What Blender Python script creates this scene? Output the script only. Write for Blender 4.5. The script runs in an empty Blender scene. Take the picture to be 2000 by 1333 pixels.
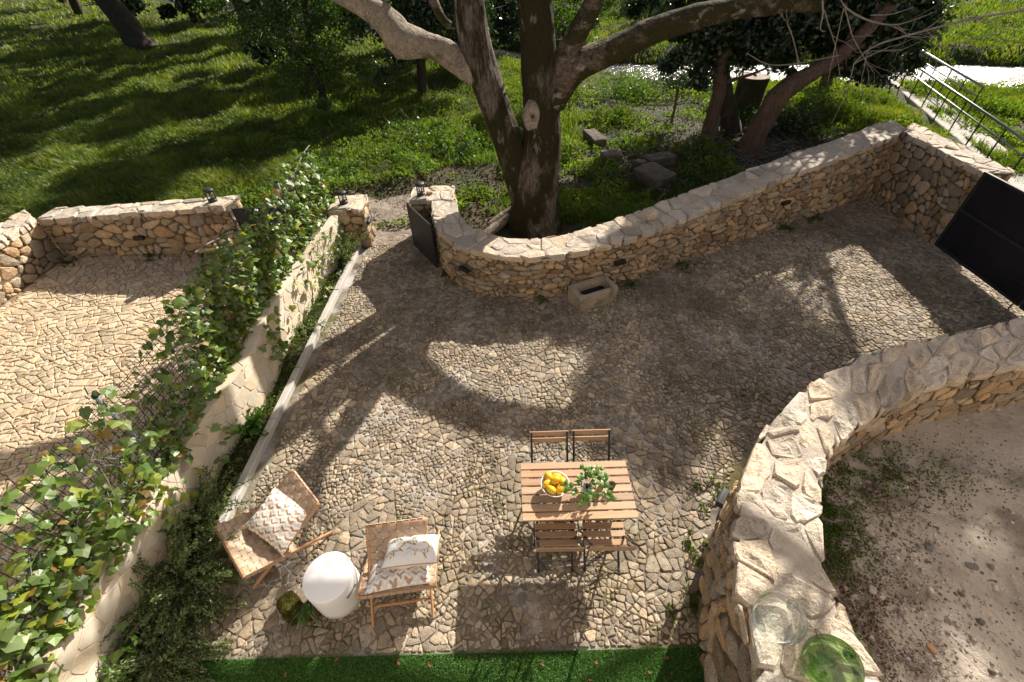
import bpy, math, random
import numpy as np
from mathutils import Vector, noise as mnoise
random.seed(7); rng = np.random.default_rng(7)
S = bpy.context.scene
COL = S.collection
# ------------------------------------------------------------------ camera
CAMH = 4.97; PITCH = math.radians(43.0); ROLL = math.radians(1.6); FPX = 889.0
CAM = np.array([0.0, 0.0, CAMH])
FWD = np.array([0, math.cos(PITCH), -math.sin(PITCH)])
_r = np.array([1.0, 0, 0]); _u = np.cross(_r, FWD)
RGT = _r*math.cos(ROLL) - _u*math.sin(ROLL); UPV = _u*math.cos(ROLL) + _r*math.sin(ROLL)
cd = bpy.data.cameras.new('camera'); cam = bpy.data.objects.new('camera', cd); COL.objects.link(cam)
cd.sensor_width = 36; cd.lens = 36*FPX/2000; cd.clip_start = 0.05; cd.clip_end = 600
from mathutils import Matrix
cam.matrix_world = Matrix([[RGT[i], UPV[i], -FWD[i], CAM[i]] for i in range(3)] + [[0, 0, 0, 1]])
S.camera = cam
# ------------------------------------------------------------------ light
SX, SY = 0.95, 1.36                       # horizontal run of a shadow per metre of height (towards -x, -y)
EL = math.atan(1/math.hypot(SX, SY)); AZ = math.atan2(SX, SY)
W = bpy.data.worlds.new('World'); S.world = W; W.use_nodes = True
nt = W.node_tree; bg = nt.nodes['Background']
sky = nt.nodes.new('ShaderNodeTexSky'); sky.sky_type = 'NISHITA'; sky.sun_disc = False
sky.sun_elevation = EL; sky.sun_rotation = AZ; sky.dust_density = 4.0; sky.ozone_density = .6
nt.links.new(sky.outputs[0], bg.inputs[0]); bg.inputs[1].default_value = 0.052
sl = bpy.data.lights.new('sun', 'SUN'); sl.energy = 5.0; sl.angle = math.radians(0.53); sl.color = (1.0, 0.93, 0.82)
so = bpy.data.objects.new('sun', sl); COL.objects.link(so)
so.rotation_euler = Vector((SX, SY, 1)).to_track_quat('Z', 'Y').to_euler()
S.view_settings.view_transform = 'Standard'; S.view_settings.look = 'None'
S.view_settings.exposure = 1.04; S.view_settings.gamma = 1.0
# ------------------------------------------------------------------ pixel helpers (photo is 2000 x 1333)
def ray(x, y):
    return FWD*FPX + RGT*(x-1000) + UPV*(666.5-y)
def at(x, y, z=0.0):
    d = ray(x, y); return CAM + d*((z-CAMH)/d[2])
def aty(x, y, Y):
    d = ray(x, y); return CAM + d*(Y/d[1])
def depth(p): return float((np.asarray(p)-CAM) @ FWD)
# ------------------------------------------------------------------ scene helpers
def tag(o, label=None, cat=None, group=None, kind=None):
    if label: o['label'] = label
    if cat: o['category'] = cat
    if group: o['group'] = group
    if kind: o['kind'] = kind
    return o
def empty(name, loc=(0, 0, 0), rz=0, label=None, cat=None, group=None):
    o = bpy.data.objects.new(name, None); o.empty_display_size = 0.1; COL.objects.link(o)
    o.location = loc; o.rotation_euler = (0, 0, rz)
    return tag(o, label, cat, group)
def link(name, me, mat=None, parent=None, smooth=False):
    if mat: me.materials.append(mat)
    o = bpy.data.objects.new(name, me); COL.objects.link(o)
    if parent: o.parent = parent
    if smooth: me.shade_smooth()
    return o
def copy_tree(o, parent=None):
    c = o.copy(); COL.objects.link(c); c.parent = parent
    for ch in list(o.children): copy_tree(ch, c)
    return c
def npmesh(name, V, F, tint=None):
    V = np.asarray(V, dtype=np.float32); F = np.asarray(F, dtype=np.int32)
    me = bpy.data.meshes.new(name); n, k = F.shape
    me.vertices.add(len(V)); me.vertices.foreach_set('co', V.ravel())
    me.loops.add(n*k); me.loops.foreach_set('vertex_index', F.ravel())
    me.polygons.add(n); me.polygons.foreach_set('loop_start', np.arange(0, n*k, k, dtype=np.int32))
    me.update(calc_edges=True)
    if tint is not None: set_tint(me, tint)
    return me
def set_tint(me, t):
    t = np.asarray(t, dtype=np.float32)
    if t.ndim == 1: t = np.stack([t, t, t, np.ones_like(t)], 1)
    elif t.shape[1] == 3: t = np.concatenate([t, np.ones((len(t), 1), np.float32)], 1)
    a = me.attributes.new('tint', 'FLOAT_COLOR', 'POINT'); a.data.foreach_set('color', t.ravel())
class MB:
    def __init__(s): s.v = []; s.f = []; s.t = []
    def add(s, v, f, t=(1, 1, 1)):
        b = len(s.v); s.v.extend([tuple(map(float, p)) for p in v]); s.f.extend([tuple(i+b for i in q) for q in f])
        if not isinstance(t, (tuple, list)): t = (t, t, t)
        s.t.extend([t]*len(v)); return s
    def box(s, c, d, rz=0, t=(1, 1, 1), bev=0.0, axes=None):
        hx, hy, hz = d[0]/2, d[1]/2, d[2]/2
        if axes is None:
            cz, sz = math.cos(rz), math.sin(rz); axes = ((cz, sz, 0), (-sz, cz, 0), (0, 0, 1))
        A = [np.array(a, float) for a in axes]; c = np.array(c, float)
        b = min(bev, hx*.9, hy*.9, hz*.9)
        if b <= 0:
            P = [c+A[0]*x*hx+A[1]*y*hy+A[2]*z*hz for z in (-1, 1) for x, y in ((-1, -1), (1, -1), (1, 1), (-1, 1))]
            return s.add(P, [(3, 2, 1, 0), (4, 5, 6, 7), (0, 1, 5, 4), (1, 2, 6, 5), (2, 3, 7, 6), (3, 0, 4, 7)], t)
        P = []; F = []
        for z, q in ((-hz, b), (-hz+b, 0), (hz-b, 0), (hz, b)):
            for x, y in ((-hx+q+b*(q == 0)*0, -hy), (hx, -hy), (hx, hy), (-hx, hy)):
                sx = 1 if x > 0 else -1; sy = 1 if y > 0 else -1
                P.append(c+A[0]*sx*(hx-q)+A[1]*sy*(hy-q)+A[2]*z)
        F = [(3, 2, 1, 0), (12, 13, 14, 15)]
        for k in range(3):
            for i in range(4): j = (i+1) % 4; F.append((k*4+i, k*4+j, k*4+4+j, k*4+4+i))
        return s.add(P, F, t)
    def bar(s, a, b, w, h, t=(1, 1, 1), up=(0, 0, 1), bev=0.0):
        a = np.array(a, float); b = np.array(b, float); d = b-a; L = np.linalg.norm(d); d /= L
        u = np.array(up, float); sd = np.cross(d, u); sd /= np.linalg.norm(sd); u = np.cross(sd, d)
        return s.box((a+b)/2, (L, w, h), axes=(d, sd, u), t=t, bev=bev)
    def tube(s, pts, rad, n=8, t=(1, 1, 1), cap=True, rough=0.0, fs=2.0, seed=0):
        pts = [np.array(p, float) for p in pts]; m = len(pts)
        if not hasattr(rad, '__len__'): rad = [rad]*m
        V = []; prev = None
        for i in range(m):
            d = pts[min(i+1, m-1)]-pts[max(i-1, 0)]; d /= (np.linalg.norm(d)+1e-9)
            if prev is None:
                a = np.array([1.0, 0, 0]) if abs(d[0]) < .8 else np.array([0, 1.0, 0])
            else: a = prev
            a = a-d*(a@d); a /= np.linalg.norm(a); prev = a; b = np.cross(d, a)
            for k in range(n):
                th = 2*math.pi*k/n; r = rad[i]; q = a*math.cos(th)+b*math.sin(th)
                if rough:
                    w = pts[i]*fs+q*1.3
                    if n > 20: r *= 1-.055*abs(mnoise.noise((q[0]*rad[i]*14+seed, q[1]*rad[i]*14, w[2]*.35+q[2]*2)))*2
                    r *= 1+rough*mnoise.noise((w[0]+seed, w[1], w[2]*.6))+rough*.5*mnoise.noise((w[0]*3+seed, w[1]*3, w[2]*1.5))
                V.append(pts[i]+q*r)
        F = [(i*n+k, i*n+(k+1) % n, (i+1)*n+(k+1) % n, (i+1)*n+k) for i in range(m-1) for k in range(n)]
        if cap: F += [tuple(range(n-1, -1, -1)), tuple((m-1)*n+k for k in range(n))]
        return s.add(V, F, t)
    def lathe(s, prof, c=(0, 0, 0), n=24, t=(1, 1, 1)):
        V = []; F = []; m = len(prof)
        for r, z in prof:
            for k in range(n):
                th = 2*math.pi*k/n; V.append((c[0]+r*math.cos(th), c[1]+r*math.sin(th), c[2]+z))
        for i in range(m-1):
            for k in range(n): F.append((i*n+k, i*n+(k+1) % n, (i+1)*n+(k+1) % n, (i+1)*n+k))
        if prof[0][0] > 1e-4: F.append(tuple(range(n-1, -1, -1)))
        if prof[-1][0] > 1e-4: F.append(tuple((m-1)*n+k for k in range(n)))
        return s.add(V, F, t)
    def mesh(s, name):
        me = bpy.data.meshes.new(name); me.from_pydata(s.v, [], s.f)
        if s.v: set_tint(me, np.array(s.t, dtype=np.float32))
        return me
    def obj(s, name, mat, parent=None, smooth=False): return link(name, s.mesh(name), mat, parent, smooth)
# ------------------------------------------------------------------ materials
def nodes(name):
    m = bpy.data.materials.new(name); m.use_nodes = True; t = m.node_tree
    return m, t, t.nodes['Principled BSDF'], t.nodes['Material Output']
def N(t, typ, **kw):
    n = t.nodes.new(typ)
    for k, v in kw.items():
        if isinstance(k, str) and hasattr(n, k): setattr(n, k, v)
        else: n.inputs[k].default_value = v
    return n
def noise_node(t, vec, scale, detail=6, rough=.6, dist=0.0):
    n = t.nodes.new('ShaderNodeTexNoise'); n.inputs['Scale'].default_value = scale
    n.inputs['Detail'].default_value = detail; n.inputs['Roughness'].default_value = rough
    n.inputs['Distortion'].default_value = dist; t.links.new(vec, n.inputs['Vector']); return n.outputs['Fac']
def ramp(t, fac, a, b):
    n = t.nodes.new('ShaderNodeMapRange'); n.inputs[1].default_value = a; n.inputs[2].default_value = b
    n.interpolation_type = 'SMOOTHSTEP'; t.links.new(fac, n.inputs[0]); return n.outputs[0]
def mixc(t, fac, a, b, mode='MIX'):
    n = t.nodes.new('ShaderNodeMix'); n.data_type = 'RGBA'; n.blend_type = mode
    for s, v in ((n.inputs[0], fac), (n.inputs[6], a), (n.inputs[7], b)):
        if isinstance(v, (float, int)): s.default_value = v
        elif isinstance(v, tuple): s.default_value = (*v, 1)
        else: t.links.new(v, s)
    return n.outputs[2]
def mul(t, a, b):
    n = t.nodes.new('ShaderNodeMath'); n.operation = 'MULTIPLY'
    for s, v in ((n.inputs[0], a), (n.inputs[1], b)):
        if isinstance(v, (float, int)): s.default_value = v
        else: t.links.new(v, s)
    return n.outputs[0]
def coords(t, scale=(1, 1, 1)):
    g = t.nodes.new('ShaderNodeNewGeometry')      # world position: continuous over neighbouring pieces
    if scale == (1, 1, 1): return g.outputs['Position']
    m = t.nodes.new('ShaderNodeMapping'); m.inputs['Scale'].default_value = scale
    t.links.new(g.outputs['Position'], m.inputs['Vector']); return m.outputs[0]
def surf(name, c1, c2, scale=8, rough=.85, bump=.4, bscale=60, bdist=.01, tint=True, layers=(), vscale=(1, 1, 1), spec=.3, fine=0.0, lv=None):
    """mottled surface; layers = (colour, noise scale, lo, hi, amount) stains of their own shape"""
    m, t, p, o = nodes(name); v = coords(t, vscale)
    f = ramp(t, noise_node(t, v, scale), .3, .7)
    c = mixc(t, f, c1, c2)
    if fine:
        g = ramp(t, noise_node(t, v, bscale*1.6, 3, .7), .35, .65)
        c = mixc(t, fine, c, mixc(t, g, tuple(x*.55 for x in c2), tuple(min(1, x*1.35) for x in c1)))
    if tint:
        a = t.nodes.new('ShaderNodeAttribute'); a.attribute_name = 'tint'
        c = mixc(t, 1.0, c, a.outputs['Color'], 'MULTIPLY')
    v2 = coords(t, lv) if lv else v
    for lc, ls, lo, hi, am in layers:
        c = mixc(t, mul(t, ramp(t, noise_node(t, v2, ls, 8, .65, .3), lo, hi), am), c, lc)
    t.links.new(c, p.inputs['Base Color']); p.inputs['Roughness'].default_value = rough
    p.inputs['Specular IOR Level'].default_value = spec
    if bump:
        b = t.nodes.new('ShaderNodeBump'); b.inputs['Strength'].default_value = bump; b.inputs['Distance'].default_value = bdist
        t.links.new(noise_node(t, v, bscale, 5, .65), b.inputs['Height'])
        b2 = t.nodes.new('ShaderNodeBump'); b2.inputs['Strength'].default_value = bump; b2.inputs['Distance'].default_value = bdist*3
        t.links.new(noise_node(t, v, bscale/5, 4, .6), b2.inputs['Height']); t.links.new(b2.outputs[0], b.inputs['Normal'])
        t.links.new(b.outputs[0], p.inputs['Normal'])
    return m
def leafmat(name, c1, c2, trans=.45, rough=.45, gloss=.06, scale=3.0):
    m, t, p, o = nodes(name); t.nodes.remove(p); v = coords(t)
    a = t.nodes.new('ShaderNodeAttribute'); a.attribute_name = 'tint'
    c = mixc(t, 1.0, mixc(t, ramp(t, noise_node(t, v, scale, 3), .35, .65), c1, c2), a.outputs['Color'], 'MULTIPLY')
    d = t.nodes.new('ShaderNodeBsdfDiffuse'); tr = t.nodes.new('ShaderNodeBsdfTranslucent'); g = t.nodes.new('ShaderNodeBsdfGlossy')
    g.inputs['Roughness'].default_value = rough; g.inputs['Color'].default_value = (.9, .95, .9, 1)
    tc = mixc(t, 1.0, c, (1.25, 1.3, .55), 'MULTIPLY')
    t.links.new(c, d.inputs[0]); t.links.new(tc, tr.inputs[0])
    m1 = t.nodes.new('ShaderNodeMixShader'); m1.inputs[0].default_value = trans
    t.links.new(d.outputs[0], m1.inputs[1]); t.links.new(tr.outputs[0], m1.inputs[2])
    m2 = t.nodes.new('ShaderNodeMixShader'); m2.inputs[0].default_value = gloss
    t.links.new(m1.outputs[0], m2.inputs[1]); t.links.new(g.outputs[0], m2.inputs[2]); t.links.new(m2.outputs[0], o.inputs[0])
    return m
def plain(name, c, rough=.5, metal=0, bump=0, spec=.5, var=.12, scale=14):
    return surf(name, c, tuple(x*(1-var) for x in c), scale, rough, bump, 90, .002, False, spec=spec) if not metal else _metal(name, c, rough)
def _metal(name, c, rough):
    m, t, p, o = nodes(name); v = coords(t)
    t.links.new(mixc(t, ramp(t, noise_node(t, v, 9), .3, .7), c, tuple(x*.8 for x in c)), p.inputs['Base Color'])
    p.inputs['Metallic'].default_value = 1; p.inputs['Roughness'].default_value = rough; return m
def glass(name, col, dens=.12, rough=.02):
    m, t, p, o = nodes(name); t.nodes.remove(p)
    lw = t.nodes.new('ShaderNodeLayerWeight'); lw.inputs[0].default_value = .35
    tr = t.nodes.new('ShaderNodeBsdfTransparent'); g = t.nodes.new('ShaderNodeBsdfGlossy'); g.inputs['Roughness'].default_value = rough
    v = coords(t); f = ramp(t, noise_node(t, v, 6, 2), .3, .7)
    edge = mixc(t, lw.outputs['Facing'], col, tuple(x**(1+6*dens) for x in col))
    t.links.new(mixc(t, mul(t, f, .15), edge, tuple(x*.8 for x in col)), tr.inputs[0])
    mp = t.nodes.new('ShaderNodeMapRange'); mp.inputs[3].default_value = .05; mp.inputs[4].default_value = .75
    t.links.new(lw.outputs['Fresnel'], mp.inputs[0])
    mx = t.nodes.new('ShaderNodeMixShader'); t.links.new(mp.outputs[0], mx.inputs[0])
    t.links.new(tr.outputs[0], mx.inputs[1]); t.links.new(g.outputs[0], mx.inputs[2]); t.links.new(mx.outputs[0], o.inputs[0])
    return m
MOSS = (.105, .088, .020)
M = {}
M['cobble'] = surf('cobble stone', (.41, .33, .235), (.24, .195, .145), 11, .9, .55, 75, .006, fine=.45,
                   layers=((MOSS, 1.4, .57, .72, .5), ((.12, .09, .062), .5, .46, .66, .75), ((.10, .09, .08), 19, .5, .66, .65)))
M['cobble_pale'] = surf('pale cobble stone', (.52, .415, .285), (.42, .325, .215), 8, .9, .5, 75, .006, fine=.4,
                        layers=(((.22, .15, .08), .9, .55, .75, .5), ((.12, .1, .04), 2.2, .66, .78, .4)))
M['mortar'] = surf('paving mortar', (.28, .245, .20), (.155, .13, .10), 3, .95, .6, 90, .01, False,
                   layers=((MOSS, 1.4, .44, .60, .9), ((.06, .05, .04), 2.3, .5, .66, .75), ((.46, .45, .44), .9, .49, .62, .85)))
M['mortar_pale'] = surf('pale paving mortar', (.30, .225, .15), (.17, .12, .075), 3, .95, .6, 90, .01, False,
                        layers=(((.42, .38, .33), 1.2, .52, .66, .8), ((.10, .07, .035), 1.7, .5, .66, .7)))
M['wallstone'] = surf('rubble stone', (.48, .365, .24), (.30, .22, .145), 9, .92, .9, 55, .014, fine=.6,
                      layers=(((.40, .22, .10), 2.3, .58, .74, .5), ((.14, .125, .10), 1.9, .56, .70, .55), ((.5, .47, .42), 8, .57, .7, .45), ((.11, .095, .075), 13, .58, .68, .55)))
M['wallmortar'] = surf('wall mortar', (.15, .115, .08), (.09, .07, .05), 5, .95, .7, 60, .015, False)
M['coping'] = surf('coping stone', (.58, .49, .385), (.45, .37, .285), 5, .93, .8, 42, .016, fine=.45,
                   layers=(((.50, .33, .19), 1.7, .6, .75, .55), ((.25, .225, .2), 2.6, .54, .70, .55), ((.62, .55, .47), 6, .58, .7, .4), ((.16, .145, .125), 21, .57, .66, .5)))
M['copemortar'] = surf('coping mortar', (.47, .405, .335), (.36, .31, .255), 6, .95, .8, 50, .012, False,
                       layers=(((.24, .215, .19), 3, .56, .72, .5),))
M['clad'] = surf('crazy paving limestone', (.60, .515, .40), (.53, .44, .33), 5, .85, .3, 80, .004, fine=.2,
                 layers=(((.60, .44, .29), 1.5, .55, .72, .45), ((.28, .26, .19), 2.5, .62, .76, .35)))
M['grout'] = surf('limestone grout', (.55, .465, .35), (.45, .375, .275), 6, .9, .4, 80, .006, False)
M['concrete'] = surf('kerb concrete', (.46, .43, .39), (.38, .355, .32), 4, .9, .25, 80, .004, False, layers=(((.2, .18, .15), 2.4, .60, .75, .4),))
M['soil'] = surf('dark soil', (.06, .043, .03), (.03, .022, .016), 8, .95, .9, 40, .03, False, layers=(((.05, .06, .02), 3, .5, .65, .5),))
M['ground'] = surf('meadow ground', (.075, .062, .035), (.05, .06, .022), 1.2, .95, .9, 25, .05, False,
                   layers=(((.12, .09, .06), .45, .55, .68, .75), ((.035, .06, .014), .9, .48, .6, .7)))
M['dirt'] = surf('dirt track', (.27, .225, .18), (.19, .155, .12), 3, .95, .8, 40, .02, False, layers=(((.09, .07, .05), 5, .52, .66, .7),))
M['sand'] = surf('sandy ground', (.51, .445, .375), (.42, .365, .305), 2.2, .95, .7, 70, .012, False,
                 layers=(((.15, .125, .095), 1.1, .48, .64, .75), ((.55, .52, .48), 22, .62, .7, .7), ((.16, .16, .17), 13, .66, .72, .7), ((.2, .15, .1), 6, .56, .7, .5)))
M['pebble'] = surf('pebbles', (.42, .38, .33), (.3, .27, .24), 5, .85, .4, 60, .004)
M['turf'] = surf('turf backing', (.03, .09, .012), (.02, .06, .01), 30, .9, .6, 160, .01, False)
M['bark'] = surf('walnut bark', (.31, .25, .195), (.05, .037, .027), 5, .95, 1.0, 9, .06, False, vscale=(6, 6, .75), fine=.3, lv=(1, 1, .45),
                 layers=(((.034, .029, .006), 1.5, .41, .51, .95), ((.46, .42, .36), 4.5, .60, .68, .6)))
M['bark_limb'] = surf('mossy limb bark', (.22, .165, .12), (.06, .044, .032), 16, .95, 1.0, 26, .03, False, vscale=(1, 1, 1.6), fine=.3,
                      layers=(((.036, .032, .006), 1.5, .40, .50, .95), ((.42, .38, .33), 5, .58, .68, .6)))
M['bark_pale'] = surf('pale lichen bark', (.37, .31, .245), (.19, .15, .11), 9, .95, 1.0, 26, .03, False, vscale=(1, 1, .7), fine=.3,
                      layers=(((.06, .05, .014), 1.0, .54, .64, .85), ((.5, .47, .41), 9, .6, .7, .6)))
M['bark_red'] = surf('reddish bark', (.19, .12, .085), (.09, .058, .04), 6, .95, 1.0, 16, .04, False, vscale=(1.3, 1.3, .4), fine=.3,
                     layers=(((.055, .05, .015), 1.4, .56, .7, .6),))
M['bark_dark'] = surf('dark bark', (.075, .06, .045), (.04, .032, .024), 5, .95, .9, 16, .04, False, vscale=(1.3, 1.3, .4),
                      layers=(((.05, .055, .012), 1.2, .5, .62, .8),))
M['twig'] = surf('twig bark', (.30, .26, .22), (.2, .17, .14), 8, .9, 0, tint=False)
M['woodcut'] = surf('knot wood', (.36, .30, .235), (.21, .165, .125), 14, .9, .6, 40, .008, False)
M['oak'] = surf('oiled eucalyptus', (.50, .27, .13), (.40, .205, .095), 5, .55, .15, 60, .002, False, vscale=(3, 3, 3), spec=.4)
M['slat'] = surf('acacia slat', (.44, .285, .175), (.33, .205, .12), 3, .55, .2, 40, .002, True, vscale=(1.2, 14, 14), spec=.4, fine=.25)
M['strap'] = surf('woven strap', (.45, .33, .24), (.38, .275, .195), 30, .8, .35, 300, .001, True)
M['render'] = surf('pale lime render', (.50, .46, .42), (.46, .42, .38), 2, .9, .3, 60, .004, False)
M['steel'] = plain('black steel', (.018, .018, .02), .5)
M['gate'] = surf('charcoal gate paint', (.030, .030, .034), (.022, .022, .026), 3, .55, .1, 60, .002, False, layers=(((.07, .06, .05), 3.1, .68, .78, .5),))
M['gate_black'] = surf('black gate paint', (.016, .016, .022), (.011, .011, .016), 3, .42, .06, 50, .002, False)
M['white'] = surf('white lacquer', (.84, .84, .85), (.80, .80, .81), 3, .42, 0, tint=False, spec=.4)
M['ceramic'] = plain('white ceramic', (.83, .82, .80), .3, var=.04)
M['lemon'] = surf('lemon skin', (.85, .50, .012), (.80, .40, .01), 9, .4, .25, 160, .002, True, spec=.5)
M['galv'] = _metal('galvanised steel', (.50, .51, .53), .55)
M['zinc'] = plain('dull zinc', (.20, .21, .22), .6, spec=.3)
M['wire'] = plain('green coated wire', (.010, .040, .026), .7, spec=.15)
M['granite'] = surf('granite trough', (.44, .36, .265), (.32, .255, .185), 6, .9, .6, 70, .008, False, fine=.4, layers=(((.09, .08, .05), 2, .52, .66, .6),))
M['rock'] = surf('field stone', (.15, .12, .095), (.085, .07, .055), 5, .92, .7, 40, .015, False, layers=(((.04, .05, .015), 2, .5, .64, .5),))
M['mossmat'] = surf('moss', (.115, .10, .018), (.055, .05, .01), 22, 1.0, 1.0, 120, .02, False)
M['terracotta'] = plain('brown bowl', (.19, .09, .05), .7)
M['grass'] = leafmat('grass', (.085, .135, .020), (.12, .165, .026), .5, .5, .03, .8)
M['weed'] = leafmat('low weeds', (.08, .135, .022), (.12, .165, .028), .45, .6, .015, 1.2)
M['ivy'] = leafmat('ivy leaf', (.16, .23, .042), (.115, .19, .034), .44, .45, .045, 5)
M['rosemary'] = leafmat('shrub leaf', (.15, .205, .08), (.19, .24, .095), .4, .5, .04, 5)
M['darkleaf'] = leafmat('dark evergreen leaf', (.018, .040, .012), (.028, .055, .014), .25, .38, .07, 2)
M['brightleaf'] = leafmat('spring leaf', (.06, .12, .018), (.09, .15, .022), .5, .45, .04, 2)
M['mint'] = leafmat('mint leaf', (.11, .23, .03), (.08, .19, .025), .4, .45, .05, 20)
M['astro'] = leafmat('artificial turf', (.085, .20, .038), (.115, .235, .048), .3, .5, .04, 40)
M['litter'] = surf('dead leaf', (.22, .10, .045), (.14, .065, .03), 9, .85, .2, 40, .004)
M['glass_clear'] = glass('clear glass', (.93, .95, .94), .08)
M['glass_green'] = glass('green glass', (.64, .80, .50), .2)
M['glass_smoke'] = glass('grey green glass', (.55, .62, .55), .2)
# ------------------------------------------------------------------ 2-D polygons
def clip(poly, nx, ny, d):
    out = []; m = len(poly)
    for i in range(m):
        a = poly[i]; b = poly[(i+1) % m]; da = nx*a[0]+ny*a[1]-d; db = nx*b[0]+ny*b[1]-d
        if da <= 0: out.append(a)
        if (da < 0 < db) or (db < 0 < da):
            k = da/(da-db); out.append((a[0]+(b[0]-a[0])*k, a[1]+(b[1]-a[1])*k))
    return out
def area(p): return .5*sum(p[i][0]*p[(i+1) % len(p)][1]-p[(i+1) % len(p)][0]*p[i][1] for i in range(len(p)))
def cent(p): return (sum(q[0] for q in p)/len(p), sum(q[1] for q in p)/len(p))
def inset(p, g):
    q = list(p); m = len(p)
    for i in range(m):
        a = p[i]; b = p[(i+1) % m]; dx, dy = b[0]-a[0], b[1]-a[1]; L = math.hypot(dx, dy)
        if L < 1e-6: continue
        nx, ny = dy/L, -dx/L; q = clip(q, nx, ny, nx*a[0]+ny*a[1]-g)
        if len(q) < 3: return []
    return q
def tidy(p, e=.012):
    out = []
    for q in p:
        if not out or math.hypot(q[0]-out[-1][0], q[1]-out[-1][1]) > e: out.append(q)
    while len(out) > 3 and math.hypot(out[0][0]-out[-1][0], out[0][1]-out[-1][1]) <= e: out.pop()
    return out
def chamfer(p, f):
    out = []; m = len(p)
    for i in range(m):
        a, b, c = p[i-1], p[i], p[(i+1) % m]
        out.append((b[0]+(a[0]-b[0])*f, b[1]+(a[1]-b[1])*f)); out.append((b[0]+(c[0]-b[0])*f, b[1]+(c[1]-b[1])*f))
    return out
def voronoi(x0, x1, y0, y1, cx, cy, jit=.8):
    nx = int((x1-x0)/cx)+4; ny = int((y1-y0)/cy)+4
    sd = {(i, j): (x0+(i-2+.5*(j % 2)+.5+jit*(random.random()-.5))*cx, y0+(j-2+.5+jit*(random.random()-.5))*cy) for i in range(nx) for j in range(ny)}
    out = []; k = cx/cy                        # cells are square in the scaled plane
    for (i, j), s in sd.items():
        if not (x0-cx < s[0] < x1+cx and y0-cy < s[1] < y1+cy): continue
        p = [(s[0]-2*cx, s[1]-2*cy), (s[0]+2*cx, s[1]-2*cy), (s[0]+2*cx, s[1]+2*cy), (s[0]-2*cx, s[1]+2*cy)]
        for di in (-2, -1, 0, 1, 2):
            for dj in (-2, -1, 0, 1, 2):
                o = sd.get((i+di, j+dj))
                if o is None or o is s: continue
                ax, ay = o[0]-s[0], (o[1]-s[1])*k*k
                p = clip(p, ax, ay, ax*(o[0]+s[0])/2+ay*(o[1]+s[1])/2)
                if len(p) < 3: break
            if len(p) < 3: break
        for n_, d_ in (((-1, 0), -x0), ((1, 0), x1), ((0, -1), -y0), ((0, 1), y1)):
            if len(p) >= 3: p = clip(p, n_[0], n_[1], d_)
        if len(p) >= 3 and area(p) > 1e-4: out.append(p)
    return out
def splitp(p, target, out, lo=.6, hi=1.7):
    a = area(p)
    if a < target*random.uniform(lo, hi) or len(p) < 3: out.append(p); return
    c = cent(p); best = max(range(len(p)), key=lambda i: math.hypot(p[i][0]-c[0], p[i][1]-c[1]))
    sxx = sum((q[0]-c[0])**2 for q in p); syy = sum((q[1]-c[1])**2 for q in p); sxy = sum((q[0]-c[0])*(q[1]-c[1]) for q in p)
    th = .5*math.atan2(2*sxy, sxx-syy)+random.uniform(-.22, .22)
    nx, ny = math.cos(th), math.sin(th); off = random.uniform(-.12, .12)*math.sqrt(a)
    d = nx*c[0]+ny*c[1]+off
    for q in (clip(p, nx, ny, d), clip(p, -nx, -ny, -d)):
        if len(q) >= 3: splitp(q, target, out, lo, hi)
def stone(mb, poly, mp, top, dep, bev, tint, dome=.004, tilt=.03, rings=0, rough=.0):
    """one stone: polygon in (u,v), mp(u,v,h) -> xyz"""
    c = cent(poly); n = len(poly); tx, ty = random.gauss(0, tilt), random.gauss(0, tilt)
    def h(u, v, base): return base+(u-c[0])*tx+(v-c[1])*ty
    V = [mp(u, v, -dep) for u, v in poly]
    V += [mp(u, v, h(u, v, top-bev)) for u, v in poly]
    R = math.sqrt(max(area(poly), 1e-6)/math.pi); k = max(.3, 1-bev*1.1/R); lv = [k]
    for r in range(rings): lv.append(k*(1-(r+1)/(rings+1)))
    for i, s in enumerate(lv):
        for u, v in poly:
            uu, vv = c[0]+(u-c[0])*s, c[1]+(v-c[1])*s
            e = rough*mnoise.noise((uu*9+c[0]*7, vv*9, c[1]*5)) if rough else random.uniform(-.002, .002)
            V.append(mp(uu, vv, h(uu, vv, top+dome*(1-s))+e))
    V.append(mp(c[0], c[1], h(c[0], c[1], top+dome)+(rough*mnoise.noise((c[0]*16, c[1]*9, c[1]*5)) if rough else 0)))
    F = []; L = 2+len(lv)
    for a in range(L-1):
        for i in range(n): j = (i+1) % n; F.append((a*n+i, a*n+j, (a+1)*n+j, (a+1)*n+i))
    ce = L*n
    for i in range(n): F.append(((L-1)*n+i, (L-1)*n+(i+1) % n, ce))
    mb.add(V, F, tint)
def rtint(v=.18, warm=.06):
    b = 1+random.uniform(-v, v)
    if random.random() < .08: b *= .75
    w = random.uniform(-warm, warm)
    if warm > .055 and random.random() < .08: return (b*1.05, b*.88, b*.70)
    return (b*(1+w), b, b*(1-w*1.3))
def emit(stones, parent, name, rest, mat, limit=300, smooth=False):
    """stones = list of (size on the picture, MB): the largest become parts, the rest one joined part"""
    stones.sort(key=lambda s: -s[0])
    for _, m in stones[:limit]: link(name, m.mesh(name), mat, parent, smooth)
    if len(stones) > limit:
        b = MB()
        for _, m in stones[limit:]:
            o = len(b.v); b.v += m.v; b.f += [tuple(i+o for i in q) for q in m.f]; b.t += m.t
        tag(b.obj(rest, mat, parent, smooth), kind='stuff')
def shown(m):
    p = np.mean(m.v, 0); d = depth(p)
    if d < .1: return 0
    v = p-CAM; x = 1000+FPX*(v@RGT)/d; y = 666.5-FPX*(v@UPV)/d
    return (1 if -60 < x < 2060 and -60 < y < 1390 else .05)/d**2
def arc(P):
    P = np.array(P, float); s = np.concatenate([[0], np.cumsum(np.linalg.norm(np.diff(P[:, :2], axis=0), axis=1))])
    return P, s
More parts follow.
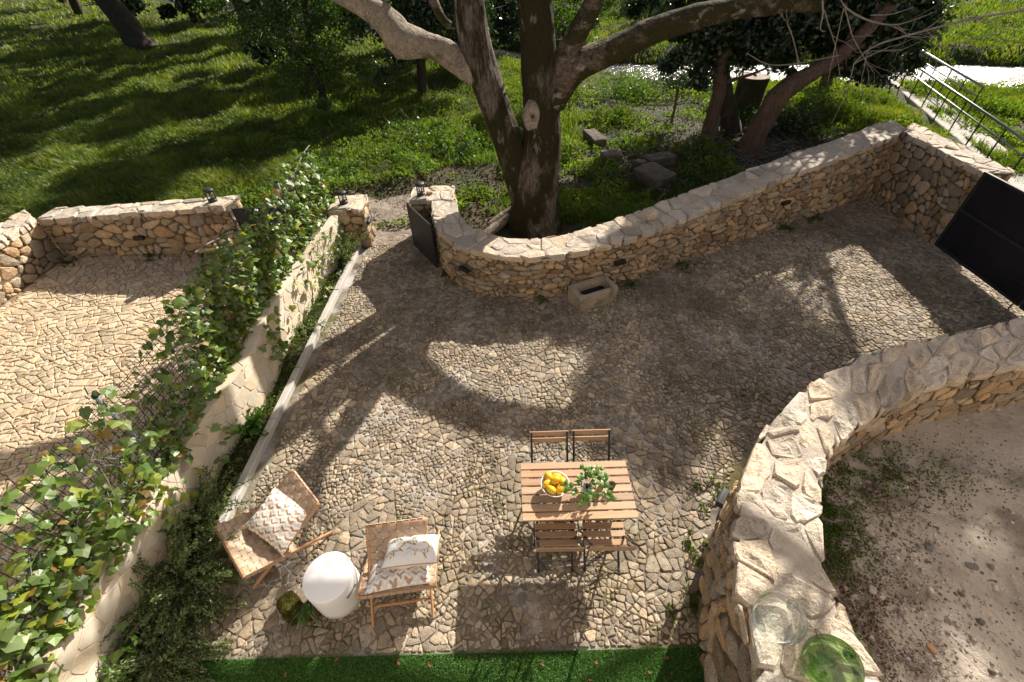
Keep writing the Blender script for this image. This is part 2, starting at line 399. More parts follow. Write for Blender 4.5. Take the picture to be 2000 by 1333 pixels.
def chaikin(P, n=2):
    P = [np.array(p, float) for p in P]
    for _ in range(n):
        Q = [P[0]]
        for a, b in zip(P[:-1], P[1:]): Q += [a*.75+b*.25, a*.25+b*.75]
        Q.append(P[-1]); P = Q
    return P
def poly_in(poly, x, y):
    c = False; j = len(poly)-1
    for i in range(len(poly)):
        xi, yi = poly[i]; xj, yj = poly[j]
        if (yi > y) != (yj > y) and x < (xj-xi)*(y-yi)/(yj-yi)+xi: c = not c
        j = i
    return c
# ------------------------------------------------------------------ terrain, river
WALLX = [-60, -9.9, -9.8, -5.5, -1.9, -1.1, -.8, -.4, .1, .7, 1.6, 2.8, 4.1, 5.4, 6.7, 8.7, 9.15, 9.3, 60]
WALLY = [-6, -6, 8.45, 8.45, 8.7, 8.7, 7.6, 7.1, 6.85, 6.85, 7.1, 7.7, 8.3, 8.9, 9.5, 10.3, 10.3, -6, -6]
def wally(x): return np.interp(x, WALLX, WALLY)
def bank(x): return np.interp(x, [-80, -30, -8, 2, 5.5, 8.7, 18.4, 20.3, 40, 90], [70, 52, 34, 24.5, 22.3, 21.3, 19.6, 19.3, 16, 9])
def bankfar(x): return bank(x)+np.interp(x, [5, 10, 20], [2.2, 2.9, 3.2])
def tz(x, y):
    x = np.asarray(x, float); y = np.asarray(y, float)
    z = .05*np.sin(x*.9+1)*np.cos(y*.7)+.04*np.sin(x*2.3+y*1.7)+.03*np.sin(y*3.1-x*1.1)
    z = z*np.clip((y-wally(x)-.3)/2, 0, 1)
    b = bank(x); f = bankfar(x); s = np.clip((y-(b-1.6))/2.0, 0, 1); z = z-.75*s*s*(3-2*s)
    s2 = np.clip((y-f+.4)/2.2, 0, 1); z = z+.95*s2*s2*(3-2*s2)
    z = z+np.clip((y-f-3)/25, 0, 1)*1.2
    return np.where(y < wally(x), -.12, z)
gx = np.concatenate([np.linspace(-140, -26, 40), np.linspace(-25, 30, 221), np.linspace(31.5, 140, 34)])
gy = np.concatenate([np.linspace(-8, 5.5, 28), np.linspace(6, 36, 151), np.linspace(37, 200, 60)])
X, Y = np.meshgrid(gx, gy); V = np.stack([X.ravel(), Y.ravel(), tz(X, Y).ravel()], 1)
nx, ny = len(gx), len(gy); ii = (np.arange(ny-1)[:, None]*nx+np.arange(nx-1)[None]).ravel()
tag(link('ground', npmesh('ground', V, np.stack([ii, ii+1, ii+nx+1, ii+nx], 1)), M['ground'], smooth=True), kind='structure')
# water
wm, t, p, o = nodes('river water'); v = coords(t, (1, 1.9, 1))
p.inputs['Base Color'].default_value = (.035, .045, .04, 1); p.inputs['Roughness'].default_value = .16; p.inputs['IOR'].default_value = 1.33
p.inputs['Specular IOR Level'].default_value = .8
t.links.new(mixc(t, noise_node(t, v, .6), (.03, .04, .035), (.06, .065, .05)), p.inputs['Base Color'])
b1 = t.nodes.new('ShaderNodeBump'); b1.inputs['Strength'].default_value = 1; b1.inputs['Distance'].default_value = .08
t.links.new(noise_node(t, v, 2.6, 6, .65), b1.inputs['Height']); t.links.new(b1.outputs[0], p.inputs['Normal'])
xs = np.linspace(-60, 90, 76); Vw = []; Fw = []
for i, x in enumerate(xs): Vw += [(x, float(bank(x))-.9, -.34), (x, float(bankfar(x))+.8, -.34)]
Fw = [(2*i, 2*i+2, 2*i+3, 2*i+1) for i in range(len(xs)-1)]
tag(link('river_water', npmesh('river_water', Vw, np.array(Fw)), wm), kind='structure')
# dirt track through the gate
mb = MB(); P = [(-4.6, 8.35), (-1.95, 8.35), (-1.75, 8.9), (-1.6, 9.6), (-1.4, 10.4), (-2.2, 10.9), (-3.2, 10.6), (-4.2, 11.2), (-5.6, 10.8), (-5.8, 9.4), (-5.4, 8.5)]
mb.add([(x, y, float(tz(x, max(y, 8.72)))+.012 if y > 8.7 else .012) for x, y in P], [tuple(range(len(P)))])
tag(mb.obj('dirt_track', M['dirt']), kind='structure')
# ------------------------------------------------------------------ the house whose upper window the view is from
hs = empty('house', (0, -.3, 0), 0, 'pale rendered house whose upper window looks down on the courtyard', 'house')
mb = MB(); zs = [0, 2.3, 3.7, 5.9, 7.2]; xs_ = [-13, -9.2, -7.8, -5.2, -3.9, -.75, .75, 3.2, 4.6, 7.4, 8.8, 13]
holes = {(i, k) for i in (1, 3, 5, 7, 9) for k in (0, 2)}
for i in range(len(xs_)-1):
    for k in range(4):
        x0, x1, z0, z1 = xs_[i], xs_[i+1], zs[k], zs[k+1]
        if (i, k) in holes: continue
        mb.add([(x0, 0, z0), (x1, 0, z0), (x1, 0, z1), (x0, 0, z1)], [(0, 1, 2, 3)])
        mb.add([(x0, -.35, z0), (x1, -.35, z0), (x1, -.35, z1), (x0, -.35, z1)], [(3, 2, 1, 0)])
mb.obj('facade', M['render'], hs)
for i, k in sorted(holes):
    x0, x1, z0, z1 = xs_[i], xs_[i+1], zs[k], zs[k+1]; w = MB()
    for a, b in (((x0, z0), (x1, z0)), ((x1, z0), (x1, z1)), ((x1, z1), (x0, z1)), ((x0, z1), (x0, z0))): w.add([(a[0], 0, a[1]), (b[0], 0, b[1]), (b[0], -.35, b[1]), (a[0], -.35, a[1])], [(0, 1, 2, 3)])
    w.obj('window_reveal' if k else 'door_reveal', M['render'], hs)
    if (i, k) != (5, 2): w = MB(); w.box(((x0+x1)/2, -.28, (z0+z1)/2), (x1-x0-.01, .05, z1-z0-.01)); w.obj('shutter' if k else 'door', M['bark_red'], hs)
mb = MB(); mb.box((0, -4.2, 7.3), (26.4, 9.0, .2)); mb.obj('roof', M['terracotta'], hs)
# ------------------------------------------------------------------ paving
def bed(name, P, mat, z=0.0):
    mb = MB(); mb.add([(x, y, z) for x, y in P], [tuple(range(len(P)))])
    return tag(mb.obj(name, mat), kind='structure')
def ground_map(z0):
    return lambda u, v, h: (u, v, z0+h)
YARD = [(-3.27, 1.13), (1.75, 1.12), (1.8, 1.6), (2.2, 2.4), (2.75, 3.05), (3.5, 3.7), (4.5, 4.1), (6, 4.45), (8.4, 4.75), (8.7, 10.2), (6.8, 9.4), (4.2, 8.1), (2.9, 7.5), (1.8, 7.0), (.7, 6.7), (0, 6.75), (-.6, 7.0), (-1.1, 7.6), (-1.3, 8.5), (-2.0, 8.75), (-2.85, 8.75), (-3.1, 8.2)]
yard = bed('courtyard_paving', [(-3.4, 1.1), (1.9, 1.1), (2.4, 2.2), (3.2, 3.2), (4.6, 3.9), (8.6, 4.4), (8.8, 10.2), (4.2, 8.2), (1.8, 7.0), (-.6, 7.0), (-1.2, 8.8), (-3.2, 8.8)], M['mortar'], -.003)
cells = voronoi(-3.3, 8.7, 1.1, 10.2, .36, .33, .95); stones = []
for c in cells:
    cc = cent(c)
    if not poly_in(YARD, *cc) and not any(poly_in(YARD, *q) for q in c): continue
    ps = []; splitp(c, random.choice((.0035, .005, .008, .011, .016)) if cc[1] < 3.5 else random.choice((.0035, .006, .009, .012)), ps)
    for p in ps:
        if not poly_in(YARD, *cent(p)): continue
        p = clip(p, 0, -1, -1.135); p = clip(p, -1, .04, 3.26) if len(p) > 2 else p
        if len(p) < 3: continue
        p = inset(p, random.choice((.0012, .002, .003, .004, .006, .009)))
        if len(p) < 3 or area(p) < .0007: continue
        near = cent(p)[1] < 4.2
        p = tidy(p, .012)
        if len(p) < 3: continue
        p = chamfer(p, random.uniform(.12, .24)) if near else (chamfer(p, .14) if len(p) < 5 else p)
        p = [(a+random.uniform(-.004, .004), b+random.uniform(-.004, .004)) for a, b in p]
        m = MB(); stone(m, p, ground_map(0), random.uniform(.002, .015), .03, .006, rtint(.36, .05), .004, .05)
        stones.append((shown(m)*area(p), m))
emit(stones, yard, 'cobble', 'cobbles', M['cobble'])
LYARD = [(-9.15, -.5), (-3.85, -.5), (-3.75, 8.2), (-5.3, 8.2), (-9.15, 8.3)]
lyard = bed('neighbour_paving', [(-9.3, -.6), (-3.8, -.6), (-3.7, 8.5), (-9.3, 8.5)], M['mortar_pale'], -.010)
cells = voronoi(-9.2, -3.8, -.4, 8.4, .44, .40, .9); stones = []
for c in cells:
    ps = []; splitp(c, random.choice((.009, .013, .019)), ps)
    for p in ps:
        if not poly_in(LYARD, *cent(p)): continue
        p = inset(p, random.uniform(.003, .008))
        if len(p) < 3: continue
        p = tidy(p, .012)
        if len(p) < 3 or area(p) < .0015: continue
        if len(p) < 5: p = chamfer(p, .12)
        m = MB(); stone(m, p, ground_map(0), random.uniform(.001, .012), .03, .007, rtint(.2, .05), .003, .035)
        stones.append((shown(m)*area(p), m))
emit(stones, lyard, 'cobble', 'cobbles', M['cobble_pale'])
# ------------------------------------------------------------------ rubble walls
def rubble(name, label, inner, outer, cell=(.25, .17), sm=2, cope=(.42, .34), faces=('in', 'out', 'start', 'end'), limit=300, top_rough=.012, over=.03, detail=False, lip=True):
    """inner/outer: matching lists of (x, y, height)"""
    root = empty(name, (0, 0, 0), 0, label, 'wall')
    I = np.array(chaikin(inner, sm)); O = np.array(chaikin(outer, sm))
    Cn = (I+O)/2; _, sc = arc(Cn); L = sc[-1]
    def at_(A, s): return np.array([np.interp(s, sc, A[:, k]) for k in range(3)])
    g = .036
    W_ = O-I; Wn = W_[:, :2]/np.linalg.norm(W_[:, :2], axis=1)[:, None]
    mb = MB(); n = len(I); V = []
    for i in range(n):
        a = I[i, :2]+Wn[i]*g; b = O[i, :2]-Wn[i]*g
        V += [(*a, -.1), (*a, I[i, 2]-g), (*b, O[i, 2]-g), (*b, -.1)]
    F = [(4*i+k, 4*i+(k+1) % 4, 4*i+4+(k+1) % 4, 4*i+4+k) for i in range(n-1) for k in range(4)]+[(3, 2, 1, 0), (4*n-4, 4*n-3, 4*n-2, 4*n-1)]
    mb.add(V, F); mb.obj('mortar_core', M['wallmortar'], root)
    H = max(I[:, 2].max(), O[:, 2].max()); st = []
    def face(length, posf, hf, sgn=1):
        for c in voronoi(0, length, -.02, H-.03, cell[0], cell[1], .85):
            ps = [c]
            r = random.random()
            if r < .45: ps = []; splitp(c, area(c)*.6, ps, .9, 1.1)
            for p in ps:
                p = inset(p, random.uniform(.003, .010))
                if len(p) < 3: continue
                p = tidy(p, .02)
                if len(p) < 3 or area(p) < .0012: continue
                p = chamfer(p, random.uniform(.18, .3))
                mp = lambda u, v, h: posf(u, v*hf(u)/H, h)
                m = MB(); stone(m, p, mp, random.uniform(-.010, .024), .05, .018, rtint(.38, .11), .018, .12, 1 if detail else 0, .014 if detail else 0)
                if sgn < 0: m.f = [q[::-1] for q in m.f]
                st.append((shown(m)*area(p)*1.2, m))
    def edge(A, B):
        P, s = arc(A); Q = np.array([np.interp(s, sc*(s[-1]/L), B[:, k]) for k in (0, 1)]).T
        nrm = P[:, :2]-B[:, :2]; nrm /= np.linalg.norm(nrm, axis=1)[:, None]
        def pos(u, z, h):
            x = np.interp(u, s, P[:, 0]); y = np.interp(u, s, P[:, 1]); nx = np.interp(u, s, nrm[:, 0]); ny = np.interp(u, s, nrm[:, 1])
            return (x+nx*(h-.012), y+ny*(h-.012), z)
        return s[-1], pos, (lambda u: np.interp(u, s, P[:, 2]))
    if 'in' in faces: l, pf, hf = edge(I, O); face(l, pf, hf, 1)
    if 'out' in faces: l, pf, hf = edge(O, I); face(l, pf, hf, -1)
    for w, k, d in (('start', 0, 1), ('end', -1, -1)):
        if w in faces:
            a, b = I[k], O[k]; l = np.linalg.norm((b-a)[:2]); e = (b-a)[:2]/l; nn = np.array([e[1], -e[0]]); k2 = 1 if k == 0 else -2
            if nn @ (Cn[k]-Cn[k2])[:2] < 0: nn = -nn
            face(l, lambda u, z, h, a=a, e=e, nn=nn: (a[0]+e[0]*u+nn[0]*(h-.012), a[1]+e[1]*u+nn[1]*(h-.012), z), lambda u: (a[2]+b[2])/2, -d)
    emit(st, root, 'stone', 'rubble_stones', M['wallstone'], limit)
    # coping: flat rough stones bedded in mortar
    tw = float(np.mean(np.linalg.norm(W_[:, :2], axis=1))); ct = []
    def cmap(u, w, h):
        a = at_(I, u); b = at_(O, u); k = w/tw; e = (b-a); e[:2] = e[:2]/np.linalg.norm(e[:2])
        q = a+(b-a)*k
        return (q[0], q[1], q[2]+h)
    mo = []
    for c in voronoi(-over*.3, L+over*.3, -over, tw+over, cope[0], cope[1], .75):
        ps = []; splitp(c, cope[0]*cope[1]*.75, ps, .8, 1.6)
        for p in ps:
            p = inset(p, random.uniform(.004, .013))
            if len(p) < 3: continue
            p = tidy(p, .03)
            if len(p) < 3 or area(p) < .003: continue
            p = chamfer(p, random.uniform(.10, .22))
            p = [(a+random.uniform(-.02, .02), b+random.uniform(-.02, .02)) for a, b in p]
            m = MB(); stone(m, p, cmap, random.uniform(-.008, .018), .09, .013, rtint(.17, .055), .006, .04, 3 if detail else 1, top_rough)
            ct.append((shown(m)*area(p), m))
    emit(ct, root, 'coping_stone', 'coping_stones', M['coping'], 300)
    # mortar between the coping stones
    mb = MB(); V = []; F = []; m = max(20, int(L/.12)); q = 7
    for i in range(m+1):
        for j in range(q):
            x, y, z = cmap(L*i/m, tw*(.02+.96*j/(q-1)), 0); e = .02*mnoise.noise((x*3, y*3, 1))+.012*mnoise.noise((x*9, y*9, 2))
            V.append((x, y, z-.006+e*.8))
    F = [(i*q+j, i*q+j+1, (i+1)*q+j+1, (i+1)*q+j) for i in range(m) for j in range(q-1)]
    mb.add(V, F); mb.obj('mortar_bed', M['copemortar'], root, True)
    return root
# boundary wall round the courtyard: curve, long run, corner, return
rubble('stone_wall', 'rubble stone boundary wall curving past the big tree up to the far corner',
       [(-1.50, 8.40, .95), (-1.42, 7.75, .94), (-1.22, 7.20, .92), (-.92, 6.82, .90), (-.45, 6.56, .88), (.10, 6.42, .86), (.75, 6.41, .86), (1.8, 6.70, .90), (2.97, 7.23, 1.0), (4.14, 7.80, 1.11), (5.49, 8.52, 1.22), (6.88, 9.15, 1.33), (8.0, 9.7, 1.43), (8.62, 10.03, 1.47)],
       [(-1.02, 8.45, .95), (-.98, 8.0, .94), (-.84, 7.6, .92), (-.62, 7.34, .90), (-.28, 7.10, .88), (.15, 6.98, .86), (.62, 6.99, .86), (1.55, 7.28, .90), (2.70, 7.84, 1.0), (3.9, 8.42, 1.11), (5.25, 9.08, 1.22), (6.62, 9.7, 1.33), (7.8, 10.27, 1.43), (8.62, 10.64, 1.47)], faces=('in', 'out'))
rubble('stone_wall', 'rubble stone return wall between the far corner and the black double gate',
       [(8.42, 9.97, 1.47), (8.41, 9.2, 1.48), (8.40, 8.4, 1.49), (8.40, 7.72, 1.50)], [(8.98, 10.45, 1.47), (8.97, 9.4, 1.48), (8.95, 8.5, 1.49), (8.95, 7.72, 1.50)], cell=(.3, .22), faces=('in', 'out', 'end', 'start'))
rubble('gate_pillar', 'stone gate pillar with a lantern and a small orange stone on it',
       [(-1.93, 8.42, .96), (-1.55, 8.42, .96), (-1.08, 8.42, .96)], [(-1.93, 9.0, .96), (-1.55, 9.0, .96), (-1.08, 9.0, .96)], sm=0, cope=(.4, .5))['category'] = 'pillar'
rubble('gate_pillar', 'stone gate pillar with a lantern at the end of the pale low wall',
       [(-3.55, 8.30, .84), (-3.2, 8.30, .84), (-2.86, 8.30, .84)], [(-3.55, 8.95, .84), (-3.2, 8.95, .84), (-2.9, 8.95, .84)], sm=0, cope=(.4, .5), cell=(.34, .26))['category'] = 'pillar'
rubble('stone_wall', 'neighbour rubble wall of golden stones with a lantern on its end',
       [(-9.25, 8.30, .82), (-8.3, 8.26, .87), (-7.4, 8.22, .93), (-6.3, 8.20, 1.0), (-5.42, 8.20, 1.05)], [(-9.25, 8.80, .82), (-8.3, 8.76, .87), (-7.4, 8.70, .93), (-6.3, 8.64, 1.0), (-5.3, 8.60, 1.05)], cell=(.32, .22))
rubble('stone_wall', 'neighbour side wall of large grey boulders meeting the golden wall',
       [(-9.22, 8.28, .84), (-9.22, 7.5, .84), (-9.24, 6.5, .86), (-9.25, 5.0, .88)], [(-9.80, 8.75, .84), (-9.82, 7.5, .84), (-9.84, 6.5, .86), (-9.85, 5.0, .88)], cell=(.36, .28))
NI = [(7.9, 4.72, .95), (6.6, 4.38, .98), (5.5, 4.14, 1.0), (4.35, 3.84, 1.03), (3.45, 3.40, 1.07), (2.82, 2.95, 1.12), (2.32, 2.45, 1.16), (1.96, 1.96, 1.20), (1.80, 1.58, 1.22), (1.68, 1.25, 1.24), (1.63, .95, 1.25), (1.60, .55, 1.25), (1.62, .1, 1.25)]
NO = [(7.9, 4.05, .95), (6.3, 3.68, .98), (5.1, 3.48, 1.0), (4.0, 3.05, 1.03), (3.26, 2.62, 1.07), (2.90, 2.30, 1.12), (2.68, 1.98, 1.16), (2.52, 1.70, 1.20), (2.40, 1.45, 1.22), (2.34, 1.20, 1.24), (2.30, .95, 1.25), (2.38, .55, 1.25), (2.5, .1, 1.25)]
rubble('stone_wall', 'thick curving rubble wall with two glass demijohns standing on it', NI, NO, cell=(.30, .20), cope=(.42, .40), detail=True, top_rough=.042, over=.05)
# loose stone on the wall top and small orange stone on the pillar
def boulder(name, c, d, mat, seed, label=None, cat=None, rz=0, group=None, tint=(1, 1, 1), n=9, sq=.55):
    V = []; F = []; m = MB(); cz, sz = math.cos(rz), math.sin(rz); K = 8
    for i in range(K+1):
        ph = math.pi*i/K
        for k in range(n):
            th = 2*math.pi*k/n; q = np.array([math.sin(ph)*math.cos(th), math.sin(ph)*math.sin(th), -math.cos(ph)])
            q = np.sign(q)*np.abs(q)**sq
            q = q*(1+.16*mnoise.noise((q[0]*1.6+seed, q[1]*1.6, q[2]*1.6)))
            x, y, z = q*np.array(d)/2
            V.append((c[0]+x*cz-y*sz, c[1]+x*sz+y*cz, c[2]+z+d[2]*.42))
    F = [(i*n+k, i*n+(k+1) % n, (i+1)*n+(k+1) % n, (i+1)*n+k) for i in range(K) for k in range(n)]
    m.add(V, F, tint); o = m.obj(name, mat)
    return tag(o, label, cat, group)
boulder('loose_stone', (2.52, 7.42, .965), (.26, .22, .17), M['coping'], 3, 'squared loose stone lying on the boundary wall coping', 'stone', .5)
boulder('loose_stone', (-1.55, 8.62, .965), (.12, .08, .07), M['wallstone'], 5, 'small orange stone beside the lantern on the pillar', 'stone', .3, tint=(1.2, .8, .6))
# ------------------------------------------------------------------ pale low wall, kerb, planting strip
def fx(y): return -3.60+.040*(y-3)+.055*math.sin(y*1.75+.4)+.03*math.sin(y*3.3)
def hw(y): return .78+.03*math.sin(y*1.4+1)
cw = empty('garden_wall', (0, 0, 0), 0, 'pale low wall faced with cream crazy paving under the ivy fence', 'wall')
ys = np.linspace(.2, 8.35, 70); mb = MB(); V = []
for y in ys:
    x = fx(y); V += [(x-.012, y, -.1), (x-.012, y, hw(y)-.008), (x-.16, y, hw(y)-.008), (x-.16, y, -.1)]
n = len(ys); mb.add(V, [(4*i+k, 4*i+4+k, 4*i+4+(k+1) % 4, 4*i+(k+1) % 4) for i in range(n-1) for k in range(4)]+[(0, 1, 2, 3), (4*n-1, 4*n-2, 4*n-3, 4*n-4)])
mb.obj('grout_core', M['grout'], cw, True); st = []
for c in voronoi(.2, 8.35, 0, .80, .24, .20, .95):
    p = inset(c, random.uniform(.002, .006))
    if len(p) < 3: continue
    p = tidy(p, .015)
    if len(p) < 3: continue
    p = chamfer(p, .16); m = MB()
    stone(m, p, lambda u, v, h: (fx(u)-.010+h, u, v*hw(u)/.80), .006, .01, .004, rtint(.09, .05), .001, .008); st.append((shown(m)*area(p), m))
emit(st, cw, 'facing_stone', 'facing_stones', M['clad']); st = []
for c in voronoi(.2, 8.35, 0, .16, .5, .2, .5):
    p = inset(c, .004)
    if len(p) < 3: continue
    m = MB(); stone(m, tidy(p, .01), lambda u, w, h: (fx(u)-.17+w*1.07, u, hw(u)-.006+h), .008, .01, .004, rtint(.08, .04), .001, .01); m.f = [q[::-1] for q in m.f]; st.append((1, m))
emit(st, cw, 'top_stone', 'top_stones', M['clad'])
def kx(y): return -3.40+.033*(y-1)
kb = empty('kerb', (0, 0, 0), 0); tag(kb, kind='structure'); y = .9; k = 0
while y < 8.2:
    L = random.uniform(.95, 1.02); y2 = min(y+L, 8.26); mb = MB(); w = .1
    mb.box(((kx(y)+kx(y2))/2+.05, (y+y2)/2, .03), (w, y2-y-.006, .13), rz=-.033, bev=.012); mb.obj('kerb_block', M['concrete'], kb); y = y2
mb = MB(); V = []; F = []; ys = np.linspace(.2, 8.3, 80)
for y in ys:
    for j in range(4):
        x = fx(y)-.02+(kx(y)+.02-fx(y))*j/3; V.append((x, y, .025+.02*mnoise.noise((x*8, y*5, 0))))
mb.add(V, [(4*i+j, 4*i+j+1, 4*i+5+j, 4*i+4+j) for i in range(79) for j in range(3)]); tag(mb.obj('planting_bed_soil', M['soil'], smooth=True), kind='structure')
mb = MB(); mb.tube([(kx(y)-.05+.04*math.sin(y*2.2), y, .06+.02*math.sin(y*3)) for y in np.linspace(2.6, 8.1, 60)], .008, 6)
tag(mb.obj('irrigation_hose', M['steel'], smooth=True), 'thin black irrigation hose lying along the planting strip', 'hose')
# ------------------------------------------------------------------ leaves in bulk
def leafquads(C, size, up=.3, dirv=None, aspect=.55, fold=.15, out=None):
    """one folded diamond per point; C (n,3), size (n,)"""
    n = len(C); d = rng.normal(size=(n, 3)); d[:, 2] += up
    if dirv is not None: d = d*.5+np.asarray(dirv)
    d /= np.linalg.norm(d, axis=1)[:, None]; q = rng.normal(size=(n, 3)); q[:, 2] *= .35
    s = np.cross(d, q); s /= np.linalg.norm(s, axis=1)[:, None]; nr = np.cross(s, d)
    sz = np.asarray(size)[:, None]
    a = C-d*sz*.5; b = C+d*sz*.5; m = C-d*sz*.06+nr*sz*fold
    l = m+s*sz*aspect*.5; r = m-s*sz*aspect*.5
    V = np.stack([a, r, b, l], 1).reshape(-1, 3); F = np.arange(4*n).reshape(-1, 4)
    return V, F
def leafobj(name, C, size, mat, parent=None, up=.3, aspect=.55, tint=None, stuff=True, dirv=None, fold=.15):
    V, F = leafquads(C, size, up, dirv, aspect, fold)
    if tint is None: tint = rng.uniform(.7, 1.3, len(C))
    t = np.repeat(np.asarray(tint), 4, axis=0)
    o = link(name, npmesh(name, V, F, t), mat, parent)
    if stuff: o['kind'] = 'stuff'
    return o
def blades(P, h, wid, lean=.35, wind=(0, 0)):
    n = len(P); th = rng.uniform(0, 2*np.pi, n); sd = np.stack([np.cos(th), np.sin(th), np.zeros(n)], 1)
    ln = rng.normal(size=(n, 2))*lean+np.array(wind); h = np.asarray(h)[:, None]; w = np.asarray(wid)[:, None]
    L = np.concatenate([ln*h, np.zeros((n, 1))], 1); Z = np.array([0, 0, 1.0])
    a = P-sd*w*.5; b = P+sd*w*.5; m = P+Z*h*.6+L*.35; c = m-sd*w*.38; d = m+sd*w*.38; e = P+Z*h*.92+L
    V = np.stack([a, b, d, c, e], 1).reshape(-1, 3); k = np.arange(n)*5
    F = np.concatenate([np.stack([k, k+1, k+2], 1), np.stack([k, k+2, k+3], 1), np.stack([k+3, k+2, k+4], 1)])
    return V, F
def vnoise(x, y, s, o=0): 
    return np.array([mnoise.noise((a*s+o, b*s, o*.7)) for a, b in zip(x, y)])
# ------------------------------------------------------------------ meadow
def scatter(n, pw=1.0):
    """points on the ground seen by the camera, denser towards it"""
    px = rng.uniform(-120, 2120, n*2); py = 20+(rng.uniform(0, 1, n*2)**pw)*470-40
    d = FWD[None]*FPX+RGT[None]*(px-1000)[:, None]+UPV[None]*(666.5-py)[:, None]
    k = -CAMH/d[:, 2]; x = d[:, 0]*k; y = d[:, 1]*k
    ok = (d[:, 2] < 0) & (y < 75) & (y > wally(x)+.45); x, y = x[ok], y[ok]
    ok = (y < bank(x)-.3) | (y > bankfar(x)+.5); x, y = x[ok], y[ok]
    ok = ~((np.abs((x-12.9)-(y-13.9)*.305) < .38) & (y < 30)); x, y = x[ok], y[ok]
    return x[:n], y[:n]
def barediff(x, y):
    """how bare: track by the gate, leaf litter under the evergreens and along the river"""
    b = 1.3*np.exp(-(((x+3.2)/2.9)**2+((y-10.0)/1.5)**2))+.75*np.exp(-(((x+.2)/3.2)**2+((y-11.5)/1.0)**2))
    b = b+1.4*np.exp(-(((x-7.5)/2.8)**2+((y-13.2)/2.0)**2))+1.0*np.exp(-(((x-7)/3)**2+((y-21)/2.4)**2))+1.1*np.exp(-(((x-.4)/1.1)**2+((y-8.5)/.9)**2))
    b = b+.75*np.exp(-(((x-4.8)/2.4)**2+((y-17)/3.2)**2))+.55*np.exp(-(((x-3.5)/2.2)**2+((y-12.5)/1.6)**2))
    b = b+.5*np.exp(-(((x-15.5)/1.4)**2+((y-13.5)/2.5)**2))
    return b
x, y = scatter(420000, .8); nz = vnoise(x, y, .55, 3); n2 = vnoise(x, y, 1.7, 9)
loc = np.clip((x+8)/4, 0, 1)
keep = (barediff(x, y)+.55*n2+loc*(.22+.6*np.abs(nz)) < .60+rng.uniform(-.2, .2, len(x))); x, y, nz, n2 = x[keep], y[keep], nz[keep], n2[keep]
dist = np.hypot(x, y); hgt = (.09+.20*np.clip(nz+.25, 0, 1)**1.3+.12*np.clip(n2, 0, 1))*(1+dist*.008)*rng.uniform(.6, 1.35, len(x))
hgt *= np.where((y < 14) & (x > -5) & (x < 3), .75, 1.0)
hgt = np.where((x > 9) & (x < 13) & (y > 11) & (y < 20), hgt*1.9, hgt)
hgt = np.clip(hgt, .04, .6); Pg = np.stack([x, y, tz(x, y)-.01], 1)
Vg, Fg = blades(Pg, hgt, (.006+.0011*dist)*rng.uniform(.8, 1.3, len(x)), .38, (-.1, -.05))
tg = (1+.6*nz+.4*n2)*rng.uniform(.75, 1.25, len(x)); yl = rng.uniform(0, 1, len(x)) < .10
tint = np.stack([tg*(1+.25*np.clip(n2, -.5, 1)), tg, tg*(.9)], 1); tint[yl] *= np.array([1.9, 1.25, 1.0])
tag(link('meadow_grass', npmesh('meadow_grass', Vg, Fg, np.repeat(np.clip(tint, .2, 3), 5, axis=0)), M['grass']), 'lush green meadow grass beyond the stone walls', 'grass', kind='stuff')
x, y = scatter(230000, .75); n2 = vnoise(x, y, .8, 21); n3 = vnoise(x, y, 2.4, 5)
keep = (n2+.4*n3 > -.02) & (barediff(x, y) < .95) & (x > -10+n2*9); x, y, n2, n3 = x[keep], y[keep], n2[keep], n3[keep]
z = tz(x, y)+rng.uniform(0, 1, len(x))**.7*(.05+.50*np.clip(n2, 0, 1)+.22*np.clip(n3, 0, 1))
tag(leafobj('ground_cover', np.stack([x, y, z], 1), rng.uniform(.035, .07, len(x))*(1+np.hypot(x, y)*.025), M['weed'], up=.5, aspect=.75, tint=np.clip(1.15+.5*n3, .4, 2)*rng.uniform(.7, 1.35, len(x))), 'low leafy weeds growing through the meadow', 'weeds')
# leaf litter and twigs on the bare patches
x, y = scatter(60000, .7); keep = barediff(x, y)+.3*rng.uniform(-1, 1, len(x)) > .45; x, y = x[keep], y[keep]
tag(leafobj('leaf_litter', np.stack([x, y, tz(x, y)+.015], 1), rng.uniform(.03, .09, len(x)), M['litter'], up=0, aspect=.6, tint=rng.uniform(.25, 1.1, len(x))), 'brown dead leaves scattered on the bare ground', 'leaf litter')
mb = MB()
for _ in range(420):
    a = random.random(); cx, cy = (random.gauss(7.4, 1.8), random.gauss(12.6, 1.2)) if a < .7 else (random.gauss(5, 2.5), random.gauss(11.5, 1.2))
    if cy < float(wally(cx))+.6: continue
    L = random.uniform(.2, .9); th = random.uniform(0, 6.3); z = float(tz(cx, cy)); P = []
    for k in range(5):
        q = (k/4-.5)*L; P.append((cx+q*math.cos(th)+random.uniform(-.05, .05), cy+q*math.sin(th)+random.uniform(-.05, .05), z+.03+random.uniform(0, .12)))
    mb.tube(P, [.008, .007, .006, .005, .003], 4)
tag(mb.obj('brushwood', M['twig']), 'dry fallen twigs heaped under the dark evergreens', 'brushwood', kind='stuff')
